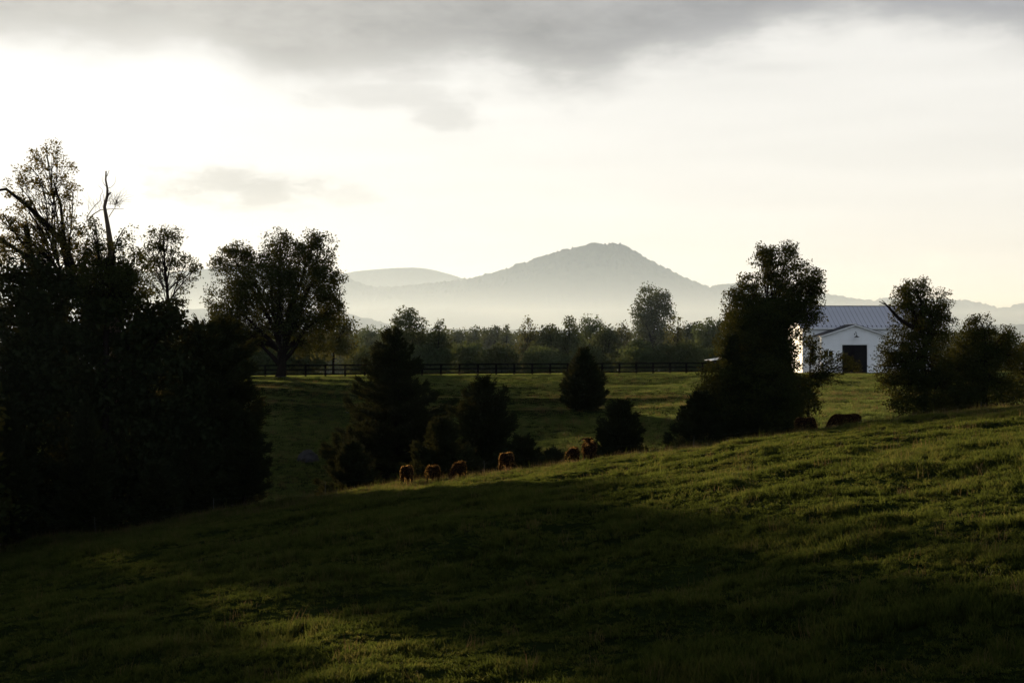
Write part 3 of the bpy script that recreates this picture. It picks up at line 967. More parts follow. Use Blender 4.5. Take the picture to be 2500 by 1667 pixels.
cedar('cedar_tree', 'black cedar at the extreme left edge above the grass', b, 9.5, 2.8, 46, 1.3)

# wood carrying on to the left outside the picture: it shades the pasture
for k, (x_, y_, hh, sd) in enumerate(((-37, 93, 11.5, 68), (-46.9, 98, 20, 61), (-55, 93, 20, 62), (-38.3, 87, 17, 63), (-50, 78, 17, 64), (-34.6, 78, 15, 65), (-33, 69, 13, 66), (-44, 66, 15, 67))):
    z_ = gz(x_, y_)
    bl = [((x_ + dx, y_ + dy, z_ + hz_), r_, r_, r_ * 0.9, 1.2) for dx, dy, hz_, r_ in ((0, 0, hh - 3.5, 3.5), (-3, 1, hh - 6, 3.6), (3, -1, hh - 6.5, 3.6), (0, 2, hh - 10, 4.2), (-3, -1, hh - 12, 3.6), (3, 1, hh - 12, 3.6))]
    broadleaf('broadleaf_tree', 'wood tree beyond the left edge of the picture', (x_, y_, z_), (x_, y_, z_ + hh * 0.35), bl, mat='leaf', trunk_r=0.35, leaf=0.42, lai=2.2, cl_sig=0.6, per=20, seed=sd, twigs=False, group='wood trees beyond the left edge')

# --- cedars across the dip
d = 124
b = at(968, d)
cedar('cedar_tree', 'tall ragged cedar standing before the fence, left of the low cedars', b, P(0, 792, d)[2] - b[2], 6.9, 51, 1.25,
      [(0, .85), (0.1, 1.0), (0.28, .92), (.42, .78), (.54, .66), (.64, .46), (.74, .38), (.85, .28), (.93, .15), (1, .02)], tilt=0.30, lean=(-0.3, 0))
d = 107
b = at(1180, d)
cedar('cedar_tree', 'waisted two-tiered cedar with a bushy crown behind the cows', b, P(0, 915, d)[2] - b[2], 5.0, 52, 1.5,
      [(0, .85), (0.1, 1.0), (0.28, .95), (.38, .52), (.46, .30), (.56, .46), (.68, .60), (.78, .52), (.88, .30), (.96, .12), (1, .03)], tilt=0.5)
b = at(1275, 103)
cedar('cedar_tree', 'low spreading cedar scrub right of the waisted cedar', b, 3.0, 3.3, 53, 2.4,
      [(0, 1.0), (0.4, .8), (.7, .45), (1, .1)], tilt=0.35)
b = at(1080, 101)
cedar('cedar_tree', 'low dark cedar scrub behind the left cows', b, 5.2, 3.3, 57, 1.8,
      [(0, 1.0), (0.4, .85), (.7, .45), (1, .1)], tilt=0.35)
b = at(860, 106)
cedar('cedar_tree', 'low cedar scrub at the left foot of the tall ragged cedar', b, 4.6, 2.8, 58, 1.8,
      [(0, 1.0), (0.4, .85), (.7, .5), (1, .1)], tilt=0.35)
b = at(1350, 101)
cedar('cedar_tree', 'lowest cedar scrub behind the smaller shaggy cow', b, 1.7, 1.9, 59, 3.0,
      [(0, 1.0), (0.4, .85), (.7, .5), (1, .1)], tilt=0.35)
d = 150
b = at(1424, d)
cedar('cedar_tree', 'small round-shouldered cedar alone on the meadow by the fence', b, P(0, 852, d)[2] - b[2], 2.25, 54, 2.4,
      [(0, .45), (0.15, .85), (0.35, 1.0), (.6, .80), (.76, .48), (.88, .22), (1, .02)], tilt=0.75, spray=0.46)
d = 110
b = at(1515, d)
cedar('cedar_tree', 'little cedar with a rounded top on the slope behind the standing cow', b, P(0, 976, d)[2] - b[2], 2.9, 55, 2.4,
      [(0, .9), (0.12, 1.0), (0.3, .9), (.44, .48), (.58, .56), (.76, .48), (.92, .26), (1, .1)], tilt=0.4)

# --- tall tree group left of the barn
d = 109
broadleaf('broadleaf_tree', 'tall knobbly-topped leafy tree left of the barn', at(1885, d), P(1880, 860, d),
          [B(1905, 645, 55, 45, d, 0), B(1925, 612, 20, 22, d, 0, .9, .9), B(1862, 625, 30, 26, d, 0, .9, .9), B(1960, 690, 48, 48, d, 0), B(1990, 700, 26, 40, d, 0), B(1890, 715, 62, 50, d, 0), B(1815, 745, 52, 44, d, 0),
           B(1795, 735, 26, 30, d, 0, .9, .8), B(1930, 770, 66, 48, d, 0), B(1850, 800, 80, 60, d, 0, .9, 1.2), B(1955, 745, 50, 36, d, 0, .9, .8), B(1992, 775, 22, 13, d, 0, .9, .8), B(1868, 880, 68, 80, d, 0, .9, 1.3), B(1925, 845, 22, 42, d, 0, .9, .7), B(1932, 885, 24, 34, d, 0, .9, .8), B(1945, 825, 20, 16, d, 0, .9, .7), B(1795, 850, 52, 46, d, -2), B(1745, 975, 60, 46, d, -3, .9, 1.1), B(1880, 775, 78, 46, d, -1, .9, 1.2), B(1835, 690, 30, 26, d, 0, .9, .8), B(1800, 800, 46, 40, d, -1), B(1905, 860, 34, 60, d, -1, .9, 1.0), B(1765, 925, 58, 50, d, -3, .9, 1.1), B(1850, 930, 85, 60, d, -3, .9, 1.2), B(1920, 955, 60, 48, d, -3, .9, 1.1), B(1770, 1000, 66, 40, d, -3, .9, 1.1), B(1880, 1010, 80, 40, d, -3, .9, 1.1)],
          mat='leaf', trunk_r=0.3, leaf=0.16, lai=2.5, cl_sig=0.30, per=42, seed=71, hole=0.06, limb=0.5)
d = 107
b = at(1828, d)
cedar('cedar_tree', 'broad black cedar at the foot of the knobbly leafy tree', b, P(0, 850, d)[2] - b[2], 3.3, 72, 1.4,
      [(0, .85), (0.15, 1.0), (0.45, .95), (.7, .8), (.88, .45), (1, .05)], tilt=0.4)
b = at(1786, d - 1)
cedar('cedar_tree', 'dark cedar at the left flank of the knobbly leafy tree', b, P(0, 815, d)[2] - b[2], 1.9, 77, 1.6, tilt=0.45)
b = at(1905, d + 1)
cedar('cedar_tree', 'black cedar under the right side of the knobbly leafy tree', b, P(0, 900, d)[2] - b[2], 1.3, 73, 1.8, tilt=0.4)
b = at(1712, d - 2)
cedar('cedar_tree', 'low cedar skirt at the left foot of the broad cedar', b, P(0, 955, d - 2)[2] - b[2], 2.6, 74, 2.4,
      [(0, 1.0), (0.3, .95), (.6, .7), (1, .1)], tilt=0.4)
d = 104
broadleaf('bush', 'small leafy bush with sunlit rim at the pasture crest', at(1690, d), P(1690, 1090, d),
          [B(1668, 1078, 26, 18, d, 0, .9, .9), B(1710, 1076, 30, 18, d, 0, .9, .9), B(1690, 1092, 50, 20, d, 0), B(1735, 1086, 24, 14, d, 0, .9, .8)],
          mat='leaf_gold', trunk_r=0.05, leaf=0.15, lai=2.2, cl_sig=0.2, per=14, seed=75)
d = 122
broadleaf('broadleaf_tree', 'small airy tree with low branches in front of the barn door', at(1972, d), P(1978, 925, d),
          [B(1985, 860, 28, 34, d, 0, .8, .8), B(1975, 835, 24, 20, d, 0, .8, .8), B(2015, 885, 30, 22, d, 0, .8, .55), B(2040, 905, 26, 18, d, 0, .8, .6), B(2052, 870, 12, 16, d, 0, .8, .7), B(2072, 885, 22, 18, d, 0, .8, 1.0), B(2085, 897, 18, 12, d, 0, .8, .9), B(2000, 925, 34, 22, d, 0, .8, .6), B(2030, 932, 24, 8, d, 0, .8, .6), B(2018, 862, 10, 12, d, 0, .8, .7), B(1955, 945, 46, 28, d, 0, .8, 1.7), B(1950, 985, 58, 36, d, 0, .8, 1.8), B(1990, 918, 28, 16, d, 0, .8, 1.2)],
          mat='leaf', trunk_r=0.12, leaf=0.19, lai=1.7, cl_sig=0.26, per=20, seed=76, hole=0.1,
          extra=[([P(1990, 915, d), P(2030, 900, d), P(2070, 893, d)], 0.07, 0.02)])

# --- trees right of the barn
d = 112
broadleaf('broadleaf_tree', 'ivy-dark leafy tree with a broken bare limb right of the barn', at(2255, d), P(2255, 880, d),
          [B(2232, 705, 36, 28, d, 0), B(2215, 730, 44, 34, d, 0), B(2275, 745, 42, 40, d, 0), B(2230, 785, 56, 48, d, 0), B(2285, 800, 48, 52, d, 0), B(2195, 850, 48, 42, d, 0, .9, .8), B(2160, 872, 26, 20, d, 0, .9, .45), B(2150, 905, 20, 26, d, 0, .9, .35), B(2250, 880, 72, 66, d, 0, .9, 1.2),
           B(2215, 950, 52, 66, d, 0, .9, 1.3), B(2290, 960, 66, 66, d, 0, .9, 1.4), B(2185, 905, 38, 40, d, 0, .9, .5), B(2170, 935, 28, 30, d, 0, .9, .4)],
          mat='leaf', trunk_r=0.3, leaf=0.16, lai=2.3, cl_sig=0.30, per=42, seed=81, hole=0.1,
          extra=[([P(2230, 800, d - 1.5), P(2200, 782, d - 1.6), P(2185, 768, d - 1.6), P(2172, 752, d - 1.6), P(2165, 746, d - 1.6)], 0.17, 0.07), ([P(2168, 748, d - 1.6), P(2158, 741, d - 1.6), P(2146, 736, d - 1.6)], 0.06, 0.03), ([P(2166, 746, d - 1.6), P(2160, 739, d - 1.6), P(2153, 733, d - 1.6)], 0.05, 0.025), ([P(2163, 744, d - 1.6), P(2155, 743, d - 1.6), P(2146, 744, d - 1.6)], 0.04, 0.02)])
d = 113
broadleaf('broadleaf_tree', 'twin-topped leafy tree at the right edge of the picture', at(2400, d), P(2405, 900, d),
          [B(2392, 800, 34, 34, d, 0), B(2360, 830, 36, 36, d, 0), B(2420, 840, 46, 42, d, 0), B(2460, 825, 22, 26, d, 0), B(2465, 870, 36, 40, d, 0), B(2390, 890, 80, 56, d, 0, .9, 1.3), B(2340, 920, 52, 70, d, 0, .9, 1.3), B(2430, 960, 70, 56, d, 0, .9, 1.4), B(2350, 985, 60, 45, d, 0, .9, 1.4)],
          mat='leaf', trunk_r=0.28, leaf=0.16, lai=2.3, cl_sig=0.30, per=42, seed=82, hole=0.1)
d = 118
broadleaf('broadleaf_tree', 'lower bushy tree cut by the right picture edge', at(2510, d), P(2510, 940, d),
          [B(2492, 880, 34, 36, d, 0), B(2530, 870, 44, 44, d, 0), B(2510, 940, 56, 46, d, 0, .9, 1.2)],
          mat='leaf', trunk_r=0.2, leaf=0.22, lai=2.0, cl_sig=0.30, per=28, seed=83)

# --- hazy tree line behind the fence
line = [  # px, top py, half width px, depth, kind, label
    (650, 815, 60, 235, 1, 'hazy shrubby tree behind the trunk of the large spreading tree'),
    (740, 815, 55, 240, 0, 'hazy tree right of the large tree trunk behind the fence'),
    (868, 806, 45, 320, 0, 'distant pale tree left of the tall ragged cedar top'),
    (915, 800, 45, 300, 1, 'grey hazy tree just behind the tall ragged cedar'),
    (995, 758, 52, 250, 0, 'dark round-topped tree behind the tall ragged cedar'),
    (1068, 788, 44, 245, 2, 'dark spiky-topped tree right of the dark round-topped one'),
    (1125, 806, 36, 330, 0, 'low far tree right of the spiky-topped tree'),
    (1160, 802, 34, 320, 0, 'second low far tree in the dip of the tree line'),
    (1140, 838, 55, 255, 1, 'low green understory tree below the low far trees'),
    (1205, 794, 30, 310, 0, 'far tree with knobbed top in the middle of the tree line'),
    (1235, 798, 30, 300, 2, 'far tree just left of the pale feathery tree'),
    (1225, 845, 50, 250, 0, 'low green understory tree left of the pale feathery tree base'),
    (1287, 780, 32, 262, 3, 'pale feathery yellowish tree in the middle of the tree line'),
    (1345, 796, 46, 258, 0, 'dark tree right of the pale feathery tree'),
    (1390, 776, 42, 252, 2, 'dark leaning-topped tree left of the round cedar'),
    (1445, 772, 42, 270, 1, 'light-crowned tree above the round meadow cedar'),
    (1480, 800, 36, 262, 0, 'shadowed tree right of the light-crowned tree'),
    (1520, 785, 30, 290, 3, 'thin yellowish tree left of the tall tree-line tree'),
    (1592, 703, 54, 300, 4, 'tallest round-headed tree of the hazy tree line'),
    (1650, 775, 26, 255, 3, 'thin half-bare tree right of the tallest tree-line tree'),
    (1690, 790, 40, 285, 0, 'hazy tree two places right of the tallest tree-line tree'),
    (1735, 775, 40, 275, 1, 'hazy rounded tree left of the knobbly leafy tree'),
    (1785, 768, 42, 280, 0, 'hazy tree half hidden behind the knobbly leafy tree'),
    (1555, 835, 50, 248, 1, 'low understory tree at the foot of the tallest tree-line tree'),
    (1660, 838, 60, 246, 0, 'low understory tree behind the right part of the fence'),
    (1330, 850, 60, 246, 1, 'low understory tree behind the middle of the fence'),
    (1440, 850, 60, 246, 0, 'low understory tree behind the round meadow cedar'),
    (1040, 845, 60, 244, 1, 'low understory tree behind the waisted cedar'),
    (900, 850, 60, 240, 0, 'low understory tree left of the tall ragged cedar'),
    (700, 852, 70, 238, 3, 'rusty low shrub seen under the large spreading tree'),
    (590, 845, 70, 238, 0, 'low understory tree left of the large tree trunk'),
    (1750, 850, 50, 250, 1, 'low understory tree by the sunlit roof'),
]
for k, (px, py, hw, d, kind, lab) in enumerate(line):
    rg = np.random.default_rng(300 + k)
    b = at(px, d)
    top = P(px, py, d)[2]
    H = max(3.0, top - b[2])
    w = hw / F * d
    if kind == 2:   # pointed
        prof = [(0.92, .22), (0.80, .42), (0.64, .7), (0.48, .9), (0.32, .95), (0.18, .8)]
    elif kind == 4:
        prof = [(0.90, .62), (0.80, .90), (0.68, 1.0), (0.56, .92), (0.42, .75), (0.28, .7), (.14, .7)]
    elif kind == 3:
        prof = [(0.92, .3), (0.78, .6), (0.62, .85), (0.45, .9), (0.28, .9), (.14, .8)]
    else:
        prof = [(0.88, .55), (0.74, .9), (0.58, 1.0), (0.42, 1.0), (0.26, .95), (0.12, .85)]
    bl = []
    for f, ww in prof:
        m_ = 2 if ww > 0.5 else 1
        for j in range(m_):
            ox = (rg.random() - 0.5) * 1.1 * w * ww if m_ > 1 else rg.normal() * 0.1 * w
            if m_ == 2: ox = (0.42 if j else -0.42) * w * ww + rg.normal() * 0.12 * w
            r_ = w * ww * (0.62 if m_ == 2 else 0.95)
            bl.append(((b[0] + ox, b[1] + rg.normal() * 0.35 * w, b[2] + H * (f + rg.normal() * 0.02)), r_, r_, min(H * 0.13, r_ * 1.1) + 0.3))
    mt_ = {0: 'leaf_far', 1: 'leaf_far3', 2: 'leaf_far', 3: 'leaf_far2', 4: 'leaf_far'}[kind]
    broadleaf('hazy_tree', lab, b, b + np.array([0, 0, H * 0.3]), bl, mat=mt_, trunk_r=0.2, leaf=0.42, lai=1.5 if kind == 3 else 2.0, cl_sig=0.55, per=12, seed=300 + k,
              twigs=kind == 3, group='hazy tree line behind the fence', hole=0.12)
# fuller woods behind: one mass without single readable trees
rg = np.random.default_rng(77)
C = []
for k in range(1500):
    px = 380 + rg.random() * 2100
    d = 330 + rg.random() * 160
    x_, y_ = (px - 1250) / F * d, d
    z_ = gz(x_, y_)
    top = P(0, 812 + 14 * vnoise(px / 60.0, 0.5, 3.0) + rg.random() * 12, d)[2] - z_
    m_ = 12
    f = rg.random(m_)
    C.append(np.stack([x_ + rg.normal(size=m_) * 2.0, y_ + rg.normal(size=m_) * 2, z_ + top * f], -1))
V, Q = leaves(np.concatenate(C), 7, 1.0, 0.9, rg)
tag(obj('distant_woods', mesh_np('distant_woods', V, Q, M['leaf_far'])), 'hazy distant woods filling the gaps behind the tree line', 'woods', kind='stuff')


# ------------------------------------------------------------------ black board fence
fz0 = -4.27
u = np.array([C20, S20])
L0 = -10.4
post_me = MB(); post_me.box(-0.10, 0.10, -0.10, 0.10, -0.35, 1.47)
post_me = post_me.mesh('fence_post', M['fence'])
bm_ = MB(); bm_.box(-1.22, 1.22, -0.022, 0.022, -0.09, 0.09)
board_me = bm_.mesh('fence_board', M['fence'])
fence = empty('board_fence', (FA[0], FA[1], gz(*FA)))
fpts = []
for k in range(-6, 28):
    p = FA + u * (2.44 * k - 1.3)
    fpts.append((p[0], p[1], gz(p[0], p[1])))
org = np.array(fence.location)
rgf = np.random.default_rng(8)
for k, p in enumerate(fpts):
    o = obj('post', post_me, fence, np.array(p) - org + [0, 0, rgf.normal() * 0.012])
    o.rotation_euler = (rgf.normal() * 0.012, rgf.normal() * 0.012, R(20))
    if k < len(fpts) - 1:
        q_ = fpts[k + 1]
        mid = (np.array(p) + np.array(q_)) / 2 - org
        sl = math.atan2(q_[2] - p[2], 2.44)
        for h_ in (0.30, 0.86, 1.39):
            o = obj('board', board_me, fence, mid + np.array([S20 * 0.124, -C20 * 0.124, h_ + rgf.normal() * 0.008]))
            o.rotation_euler = (0, -sl + rgf.normal() * 0.003, R(20))
tag(fence, 'black three-board fence running across the top of the meadow', 'fence')


# ------------------------------------------------------------------ barn
def siding(name, color):
    mt, nt, N, L = newmat(name)
    o = N.new('ShaderNodeOutputMaterial'); b = N.new('ShaderNodeBsdfPrincipled')
    tc = N.new('ShaderNodeTexCoord')
    sp = N.new('ShaderNodeSeparateXYZ'); L.new(tc.outputs['Object'], sp.inputs[0])
    md = N.new('ShaderNodeMath'); md.operation = 'FRACT'
    ml = N.new('ShaderNodeMath'); ml.operation = 'MULTIPLY'; ml.inputs[1].default_value = 1 / 0.18
    L.new(sp.outputs[2], ml.inputs[0]); L.new(ml.outputs[0], md.inputs[0])
    bp = N.new('ShaderNodeBump'); bp.inputs['Strength'].default_value = 0.8; bp.inputs['Distance'].default_value = 0.03
    bp.invert = True
    L.new(md.outputs[0], bp.inputs['Height'])
    t = N.new('ShaderNodeTexNoise'); t.inputs['Scale'].default_value = 1.2; t.inputs['Detail'].default_value = 6
    L.new(tc.outputs['Object'], t.inputs[0])
    c = ramp(N, L, t.outputs[0], [(0.3, tuple(v * .94 for v in color)), (0.7, color)])
    L.new(c, b.inputs['Base Color']); b.inputs['Roughness'].default_value = 0.6
    L.new(bp.outputs[0], b.inputs['Normal']); L.new(b.outputs[0], o.inputs[0])
    return mt


M['siding'] = siding('white_siding', (0.90, 0.90, 0.91))
M['trim'] = plain('white_trim', (0.86, 0.86, 0.86), 0.5, 0.4, 2, 0.04)
M['roof'] = plain('metal_roof', (0.50, 0.51, 0.58), 0.75, 0.3, 0.5, 0.06)
M['roof_dark'] = plain('dark_roof', (0.06, 0.06, 0.07), 0.95, 0.1, 0.8, 0.15)
M['seam'] = plain('roof_seam', (0.12, 0.12, 0.14), 0.9, 0.1, 2, 0.1)
M['door'] = plain('black_door', (0.006, 0.006, 0.008), 0.9, 0.05, 3, 0.2)
M['glass'] = plain('window_glass', (0.01, 0.011, 0.013), 0.08, 0.5, 2, 0.1)
M['lamp'] = plain('lamp_metal', (0.02, 0.02, 0.022), 0.4, 0.4, 3, 0.1)

BYAW = R(3.0)
barn = empty('barn', BARN, BYAW)
HW, EV, AP, WD = 4.85, 5.37, 6.95, 4.0      # wing half width, eave, apex, depth
# wing walls (the front has a real door opening)
w = MB()
dw, dh = 1.83, 4.10
w.box(-HW, -dw, 0, 0.2, -0.4, dh)
w.box(dw, HW, 0, 0.2, -0.4, dh)


def gable_poly(w, y0, y1, z0, half, eave, apex):
    V = [(-half, y0, z0), (0, y0, z0), (0, y0, apex), (-half, y0, eave), (-half, y1, z0), (0, y1, z0), (0, y1, apex), (-half, y1, eave)]
    w.add(V, [(0, 1, 2, 3), (4, 7, 6, 5), (0, 3, 7, 4), (0, 4, 5, 1), (3, 2, 6, 7)])
    V = [(-a, b_, c_) for a, b_, c_ in V]
    w.add(V, [(0, 3, 2, 1), (4, 5, 6, 7), (0, 4, 7, 3), (0, 1, 5, 4), (3, 7, 6, 2)])


gable_poly(w, 0.0, 0.2, dh, HW, EV, AP)
w.box(-HW, -HW + 0.2, 0.2, WD, -0.4, EV)
w.box(HW - 0.2, HW, 0.2, WD, -0.4, EV)
obj('wing_wall', w.mesh('wing_wall', M['siding']), barn)
# main block
MX0, MX1, MD, ME, MR = -6.6, 12.5, 11.0, 6.75, 9.9
w = MB()
w.box(MX0, MX1, WD, WD + 0.2, -0.4, ME)
w.box(MX0, MX1, WD + MD - 0.2, WD + MD, -0.4, ME)
for x0 in (MX0, MX1 - 0.2):
    yc = WD + MD / 2
    w.box(x0, x0 + 0.2, WD + 0.2, WD + MD - 0.2, -0.4, ME)
    w.hexa([(x0, WD + 0.1, ME), (x0 + .2, WD + 0.1, ME), (x0, WD + MD - .1, ME), (x0 + .2, WD + MD - .1, ME), (x0, yc - .05, MR - .08), (x0 + .2, yc - .05, MR - .08), (x0, yc + .05, MR - .08), (x0 + .2, yc + .05, MR - .08)])
obj('main_wall', w.mesh('main_wall', M['siding']), barn)
# main roof: deck, panels, seams, snow guards
oh = 0.35
run = MD / 2 + oh
rise = MR - ME
sl = rise / (MD / 2)
yc = WD + MD / 2
deck = MB()
for s in (-1, 1):
    ye = yc + s * run
    ze = MR - sl * run
    a, b_ = (ye, yc) if s < 0 else (yc, ye)
    za, zb = (ze, MR) if s < 0 else (MR, ze)
    deck.hexa([(MX0 - .4, a, za - .12), (MX1 + .4, a, za - .12), (MX0 - .4, b_, zb - .12), (MX1 + .4, b_, zb - .12),
               (MX0 - .4, a, za), (MX1 + .4, a, za), (MX0 - .4, b_, zb), (MX1 + .4, b_, zb)])
roof = obj('roof', deck.mesh('roof_deck', M['trim']), barn)
Wp = 0.675
npn = int((MX1 - MX0 + 0.8) / Wp)
pm = MB()
pm.hexa([(0, -run, -sl * run + .004), (Wp - .012, -run, -sl * run + .004), (0, -.01, .004), (Wp - .012, -.01, .004), (0, -run, -sl * run + .02), (Wp - .012, -run, -sl * run + .02), (0, -.01, .02), (Wp - .012, -.01, .02)])
panel_me = pm.mesh('roof_panel', M['roof'])
sm = MB()
sm.hexa([(-.015, -run - .01, -sl * run + .0), (.015, -run - .01, -sl * run + .0), (-.015, -.01, .0), (.015, -.01, .0), (-.015, -run - .01, -sl * run + .04), (.015, -run - .01, -sl * run + .04), (-.015, -.01, .04), (.015, -.01, .04)])
seam_me = sm.mesh('roof_seam', M['seam'])
gm = MB()
gy_ = -run + .35
gm.box(-.06, .06, gy_ - .05, gy_ + .05, sl * gy_ + .06, sl * gy_ + .2)
guard_me = gm.mesh('snow_guard', M['seam'])
for k in range(npn + 1):
    xk = MX0 - .4 + k * Wp
    for s in (0, 1):
        rot_ = math.pi * s
        if k < npn:
            o = obj('roof_panel', panel_me, roof, (xk + (Wp - .012 if s else 0), yc, MR)); o.rotation_euler = (0, 0, rot_)
        o = obj('roof_seam', seam_me, roof, (xk, yc, MR)); o.rotation_euler = (0, 0, rot_)
    obj('snow_guard', guard_me, roof, (xk, yc, MR))
w = MB(); w.box(MX0 - .42, MX1 + .42, yc - .12, yc + .12, MR + .0, MR + .10)
obj('ridge_cap', w.mesh('ridge_cap', M['seam']), roof)
w = MB(); w.box(MX0 - .42, MX1 + .42, yc - run - .14, yc - run - .012, MR - sl * run - .14, MR - sl * run - .01)
obj('gutter', w.mesh('gutter', M['trim']), barn)
# wing roof, two slopes, rake boards
wo = 0.35
ws = (AP - EV) / HW
for s in (-1, 1):
    w = MB()
    xe = s * (HW + wo); ze = AP - ws * (HW + wo) + .06
    lo, hi = (xe, 0) if s < 0 else (0, xe)
    zl, zh = (ze, AP + .06) if s < 0 else (AP + .06, ze)
    w.hexa([(lo, -.4, zl), (hi, -.4, zh), (lo, WD + 2.0, zl), (hi, WD + 2.0, zh), (lo, -.4, zl + .12), (hi, -.4, zh + .12), (lo, WD + 2.0, zl + .12), (hi, WD + 2.0, zh + .12)])
    wr = obj('wing_roof', w.mesh('wing_roof', M['roof_dark']), barn)
    w = MB()
    w.hexa([(lo, -.44, zl - .12), (hi, -.44, zh - .12), (lo, -.402, zl - .12), (hi, -.402, zh - .12), (lo, -.44, zl + .03), (hi, -.44, zh + .03), (lo, -.402, zl + .03), (hi, -.402, zh + .03)])
    obj('rake_board', w.mesh('rake_board', M['trim']), barn)
    w = MB()
    w.hexa([(lo, -.402, zl - .03), (hi, -.402, zh - .03), (lo, 0.0, zl - .03), (hi, 0, zh - .03), (lo, -.402, zl - .003), (hi, -.402, zh - .003), (lo, 0, zl - .003), (hi, 0, zh - .003)])
    obj('soffit', w.mesh('soffit', M['trim']), barn)
w = MB(); w.box(-.16, .16, -.46, WD + 2.0, AP + .13, AP + .21)
obj('wing_ridge_cap', w.mesh('wing_ridge_cap', M['trim']), barn)
# corner boards
for s in (-1, 1):
    w = MB(); w.box(s * HW - .09, s * HW + .09, -.03, .0 - .002, -.3, EV - .1)
    obj('corner_board', w.mesh('corner_board', M['trim']), barn)
# door: two leaves with boards, head trim
door = MB(); door.box(-dw, dw, 0.10, 0.15, 0.0, dh)
door = obj('door', door.mesh('door', M['door']), barn)
for s in (-1, 1):
    x0, x1 = (-dw + .03, -.02) if s < 0 else (.02, dw - .03)
    for (a, b_, c_, d_) in ((x0, x1, .05, .2), (x0, x1, dh - .2, dh - .05), (x0, x1, 1.9, 2.05), (x0, x0 + .14, .2, dh - .2), (x1 - .14, x1, .2, dh - .2)):
        w = MB(); w.box(a, b_, 0.07, 0.098, c_, d_)
        obj('door_rail', w.mesh('door_rail', M['door']), door)
w = MB(); w.box(-dw - .15, dw + .15, -.05, -.003, dh, dh + .16); w.box(-dw - .28, dw + .28, -.10, -.003, dh + .162, dh + .21)
obj('door_head', w.mesh('door_head', M['trim']), barn)
for s in (-1, 1):
    w = MB(); w.box(s * dw - (.14 if s < 0 else 0), s * dw + (.14 if s > 0 else 0), -.04, -.003, -.1, dh - .002)
    obj('door_jamb', w.mesh('door_jamb', M['trim']), barn)
# window left of the door
wx, wz, ww_, wh_ = -3.85, 2.80, 0.62, 0.45
win = MB()
for (a, b_, c_, d_) in ((-ww_ - .1, -ww_, -wh_, wh_), (ww_, ww_ + .1, -wh_, wh_), (-ww_ - .1, ww_ + .1, -wh_ - .1, -wh_), (-.04, .04, -wh_, wh_)):
    win.box(wx + a, wx + b_, -.06, -.003, wz + c_, wz + d_)
win.box(wx - ww_ - .22, wx + ww_ + .22, -.08, -.003, wz + wh_, wz + wh_ + .14)
win = obj('window', win.mesh('window_frame', M['trim']), barn)
for s in (-1, 1):
    w = MB(); a, b_ = (wx - ww_, wx - .04) if s < 0 else (wx + .04, wx + ww_)
    w.box(a, b_, -.03, -.004, wz - wh_, wz + wh_)
    obj('pane', w.mesh('pane', M['glass']), win)
# gooseneck lamp
lm_ = MB()
lm_.tube([(0, -.003, 5.62), (0, -.06, 5.62)], [.09, .09], 6)
lm_.tube([(0, -.05, 5.62), (0, -.22, 5.85), (0.02, -.45, 6.0), (.05, -.68, 5.9), (.06, -.75, 5.62), (.06, -.75, 5.42)], .035, 6)
lamp = obj('barn_lamp', lm_.mesh('lamp_arm', M['lamp'], True), barn)
sh = MB()
th = np.linspace(0, 2 * np.pi, 16, endpoint=False)
rings = [np.stack([.06 + r_ * np.cos(th), -.75 + r_ * np.sin(th), np.full(16, z_)], -1) for r_, z_ in ((.07, 5.45), (.12, 5.42), (.14, 5.34), (.36, 5.26), (.40, 5.19), (.39, 5.18))]
sh.loft(rings)
obj('lamp_shade', sh.mesh('lamp_shade', M['lamp'], True), lamp)
w = MB(); w.box(-dw - .3, dw + .3, -.5, .0, -.4, 0.02)
obj('door_sill', w.mesh('door_sill', M['gravel']), barn)
tag(barn, 'white barn with grey metal roof and black gabled doorway among the trees', 'barn')

# gravel drive in front of the barn
gxs = np.linspace(0.3, 16, 40); gys = np.linspace(-10, -0.55, 26)
A_, B_ = np.meshgrid(gxs, gys)
cx_, sx_ = math.cos(BYAW), math.sin(BYAW)
keepf = []
edge_x = lambda yy: 0.6 + (-yy - 0.5) * 0.62 + 0.25 * np.sin(yy * 2.1)
A_ = edge_x(B_) + (A_ - 0.3) * 0.8
WX = BARN[0] + A_ * cx_ - B_ * sx_
WY = BARN[1] + A_ * sx_ + B_ * cx_
WZ = ground(WX, WY) + 0.04
ii = np.arange(A_.size).reshape(A_.shape)
tag(obj('gravel_drive', mesh_np('gravel_drive', np.stack([WX, WY, WZ], -1).reshape(-1, 3), np.stack([ii[:-1, :-1], ii[:-1, 1:], ii[1:, 1:], ii[1:, :-1]], -1).reshape(-1, 4), M['gravel'], True)),
    'grey gravel drive in front of the barn door', 'drive', kind='structure')

# low shed with a sunlit roof edge just behind the fence end
sd_ = at(1768, 214)
shed = empty('shed', sd_, R(12))
w = MB(); w.box(-1.7, 1.9, 0, 2.6, -.4, 1.75)
obj('wall', w.mesh('shed_wall', M['bark']), shed)
w = MB(); w.hexa([(-2.1, -.3, 1.72), (2.2, -.3, 2.35), (-2.1, 2.9, 1.72), (2.2, 2.9, 2.35), (-2.1, -.3, 1.80), (2.2, -.3, 2.43), (-2.1, 2.9, 1.80), (2.2, 2.9, 2.43)])
obj('roof', w.mesh('shed_roof', M['trim']), shed)
tag(shed, 'low shed with a sunlit pale roof behind the right end of the fence', 'shed')

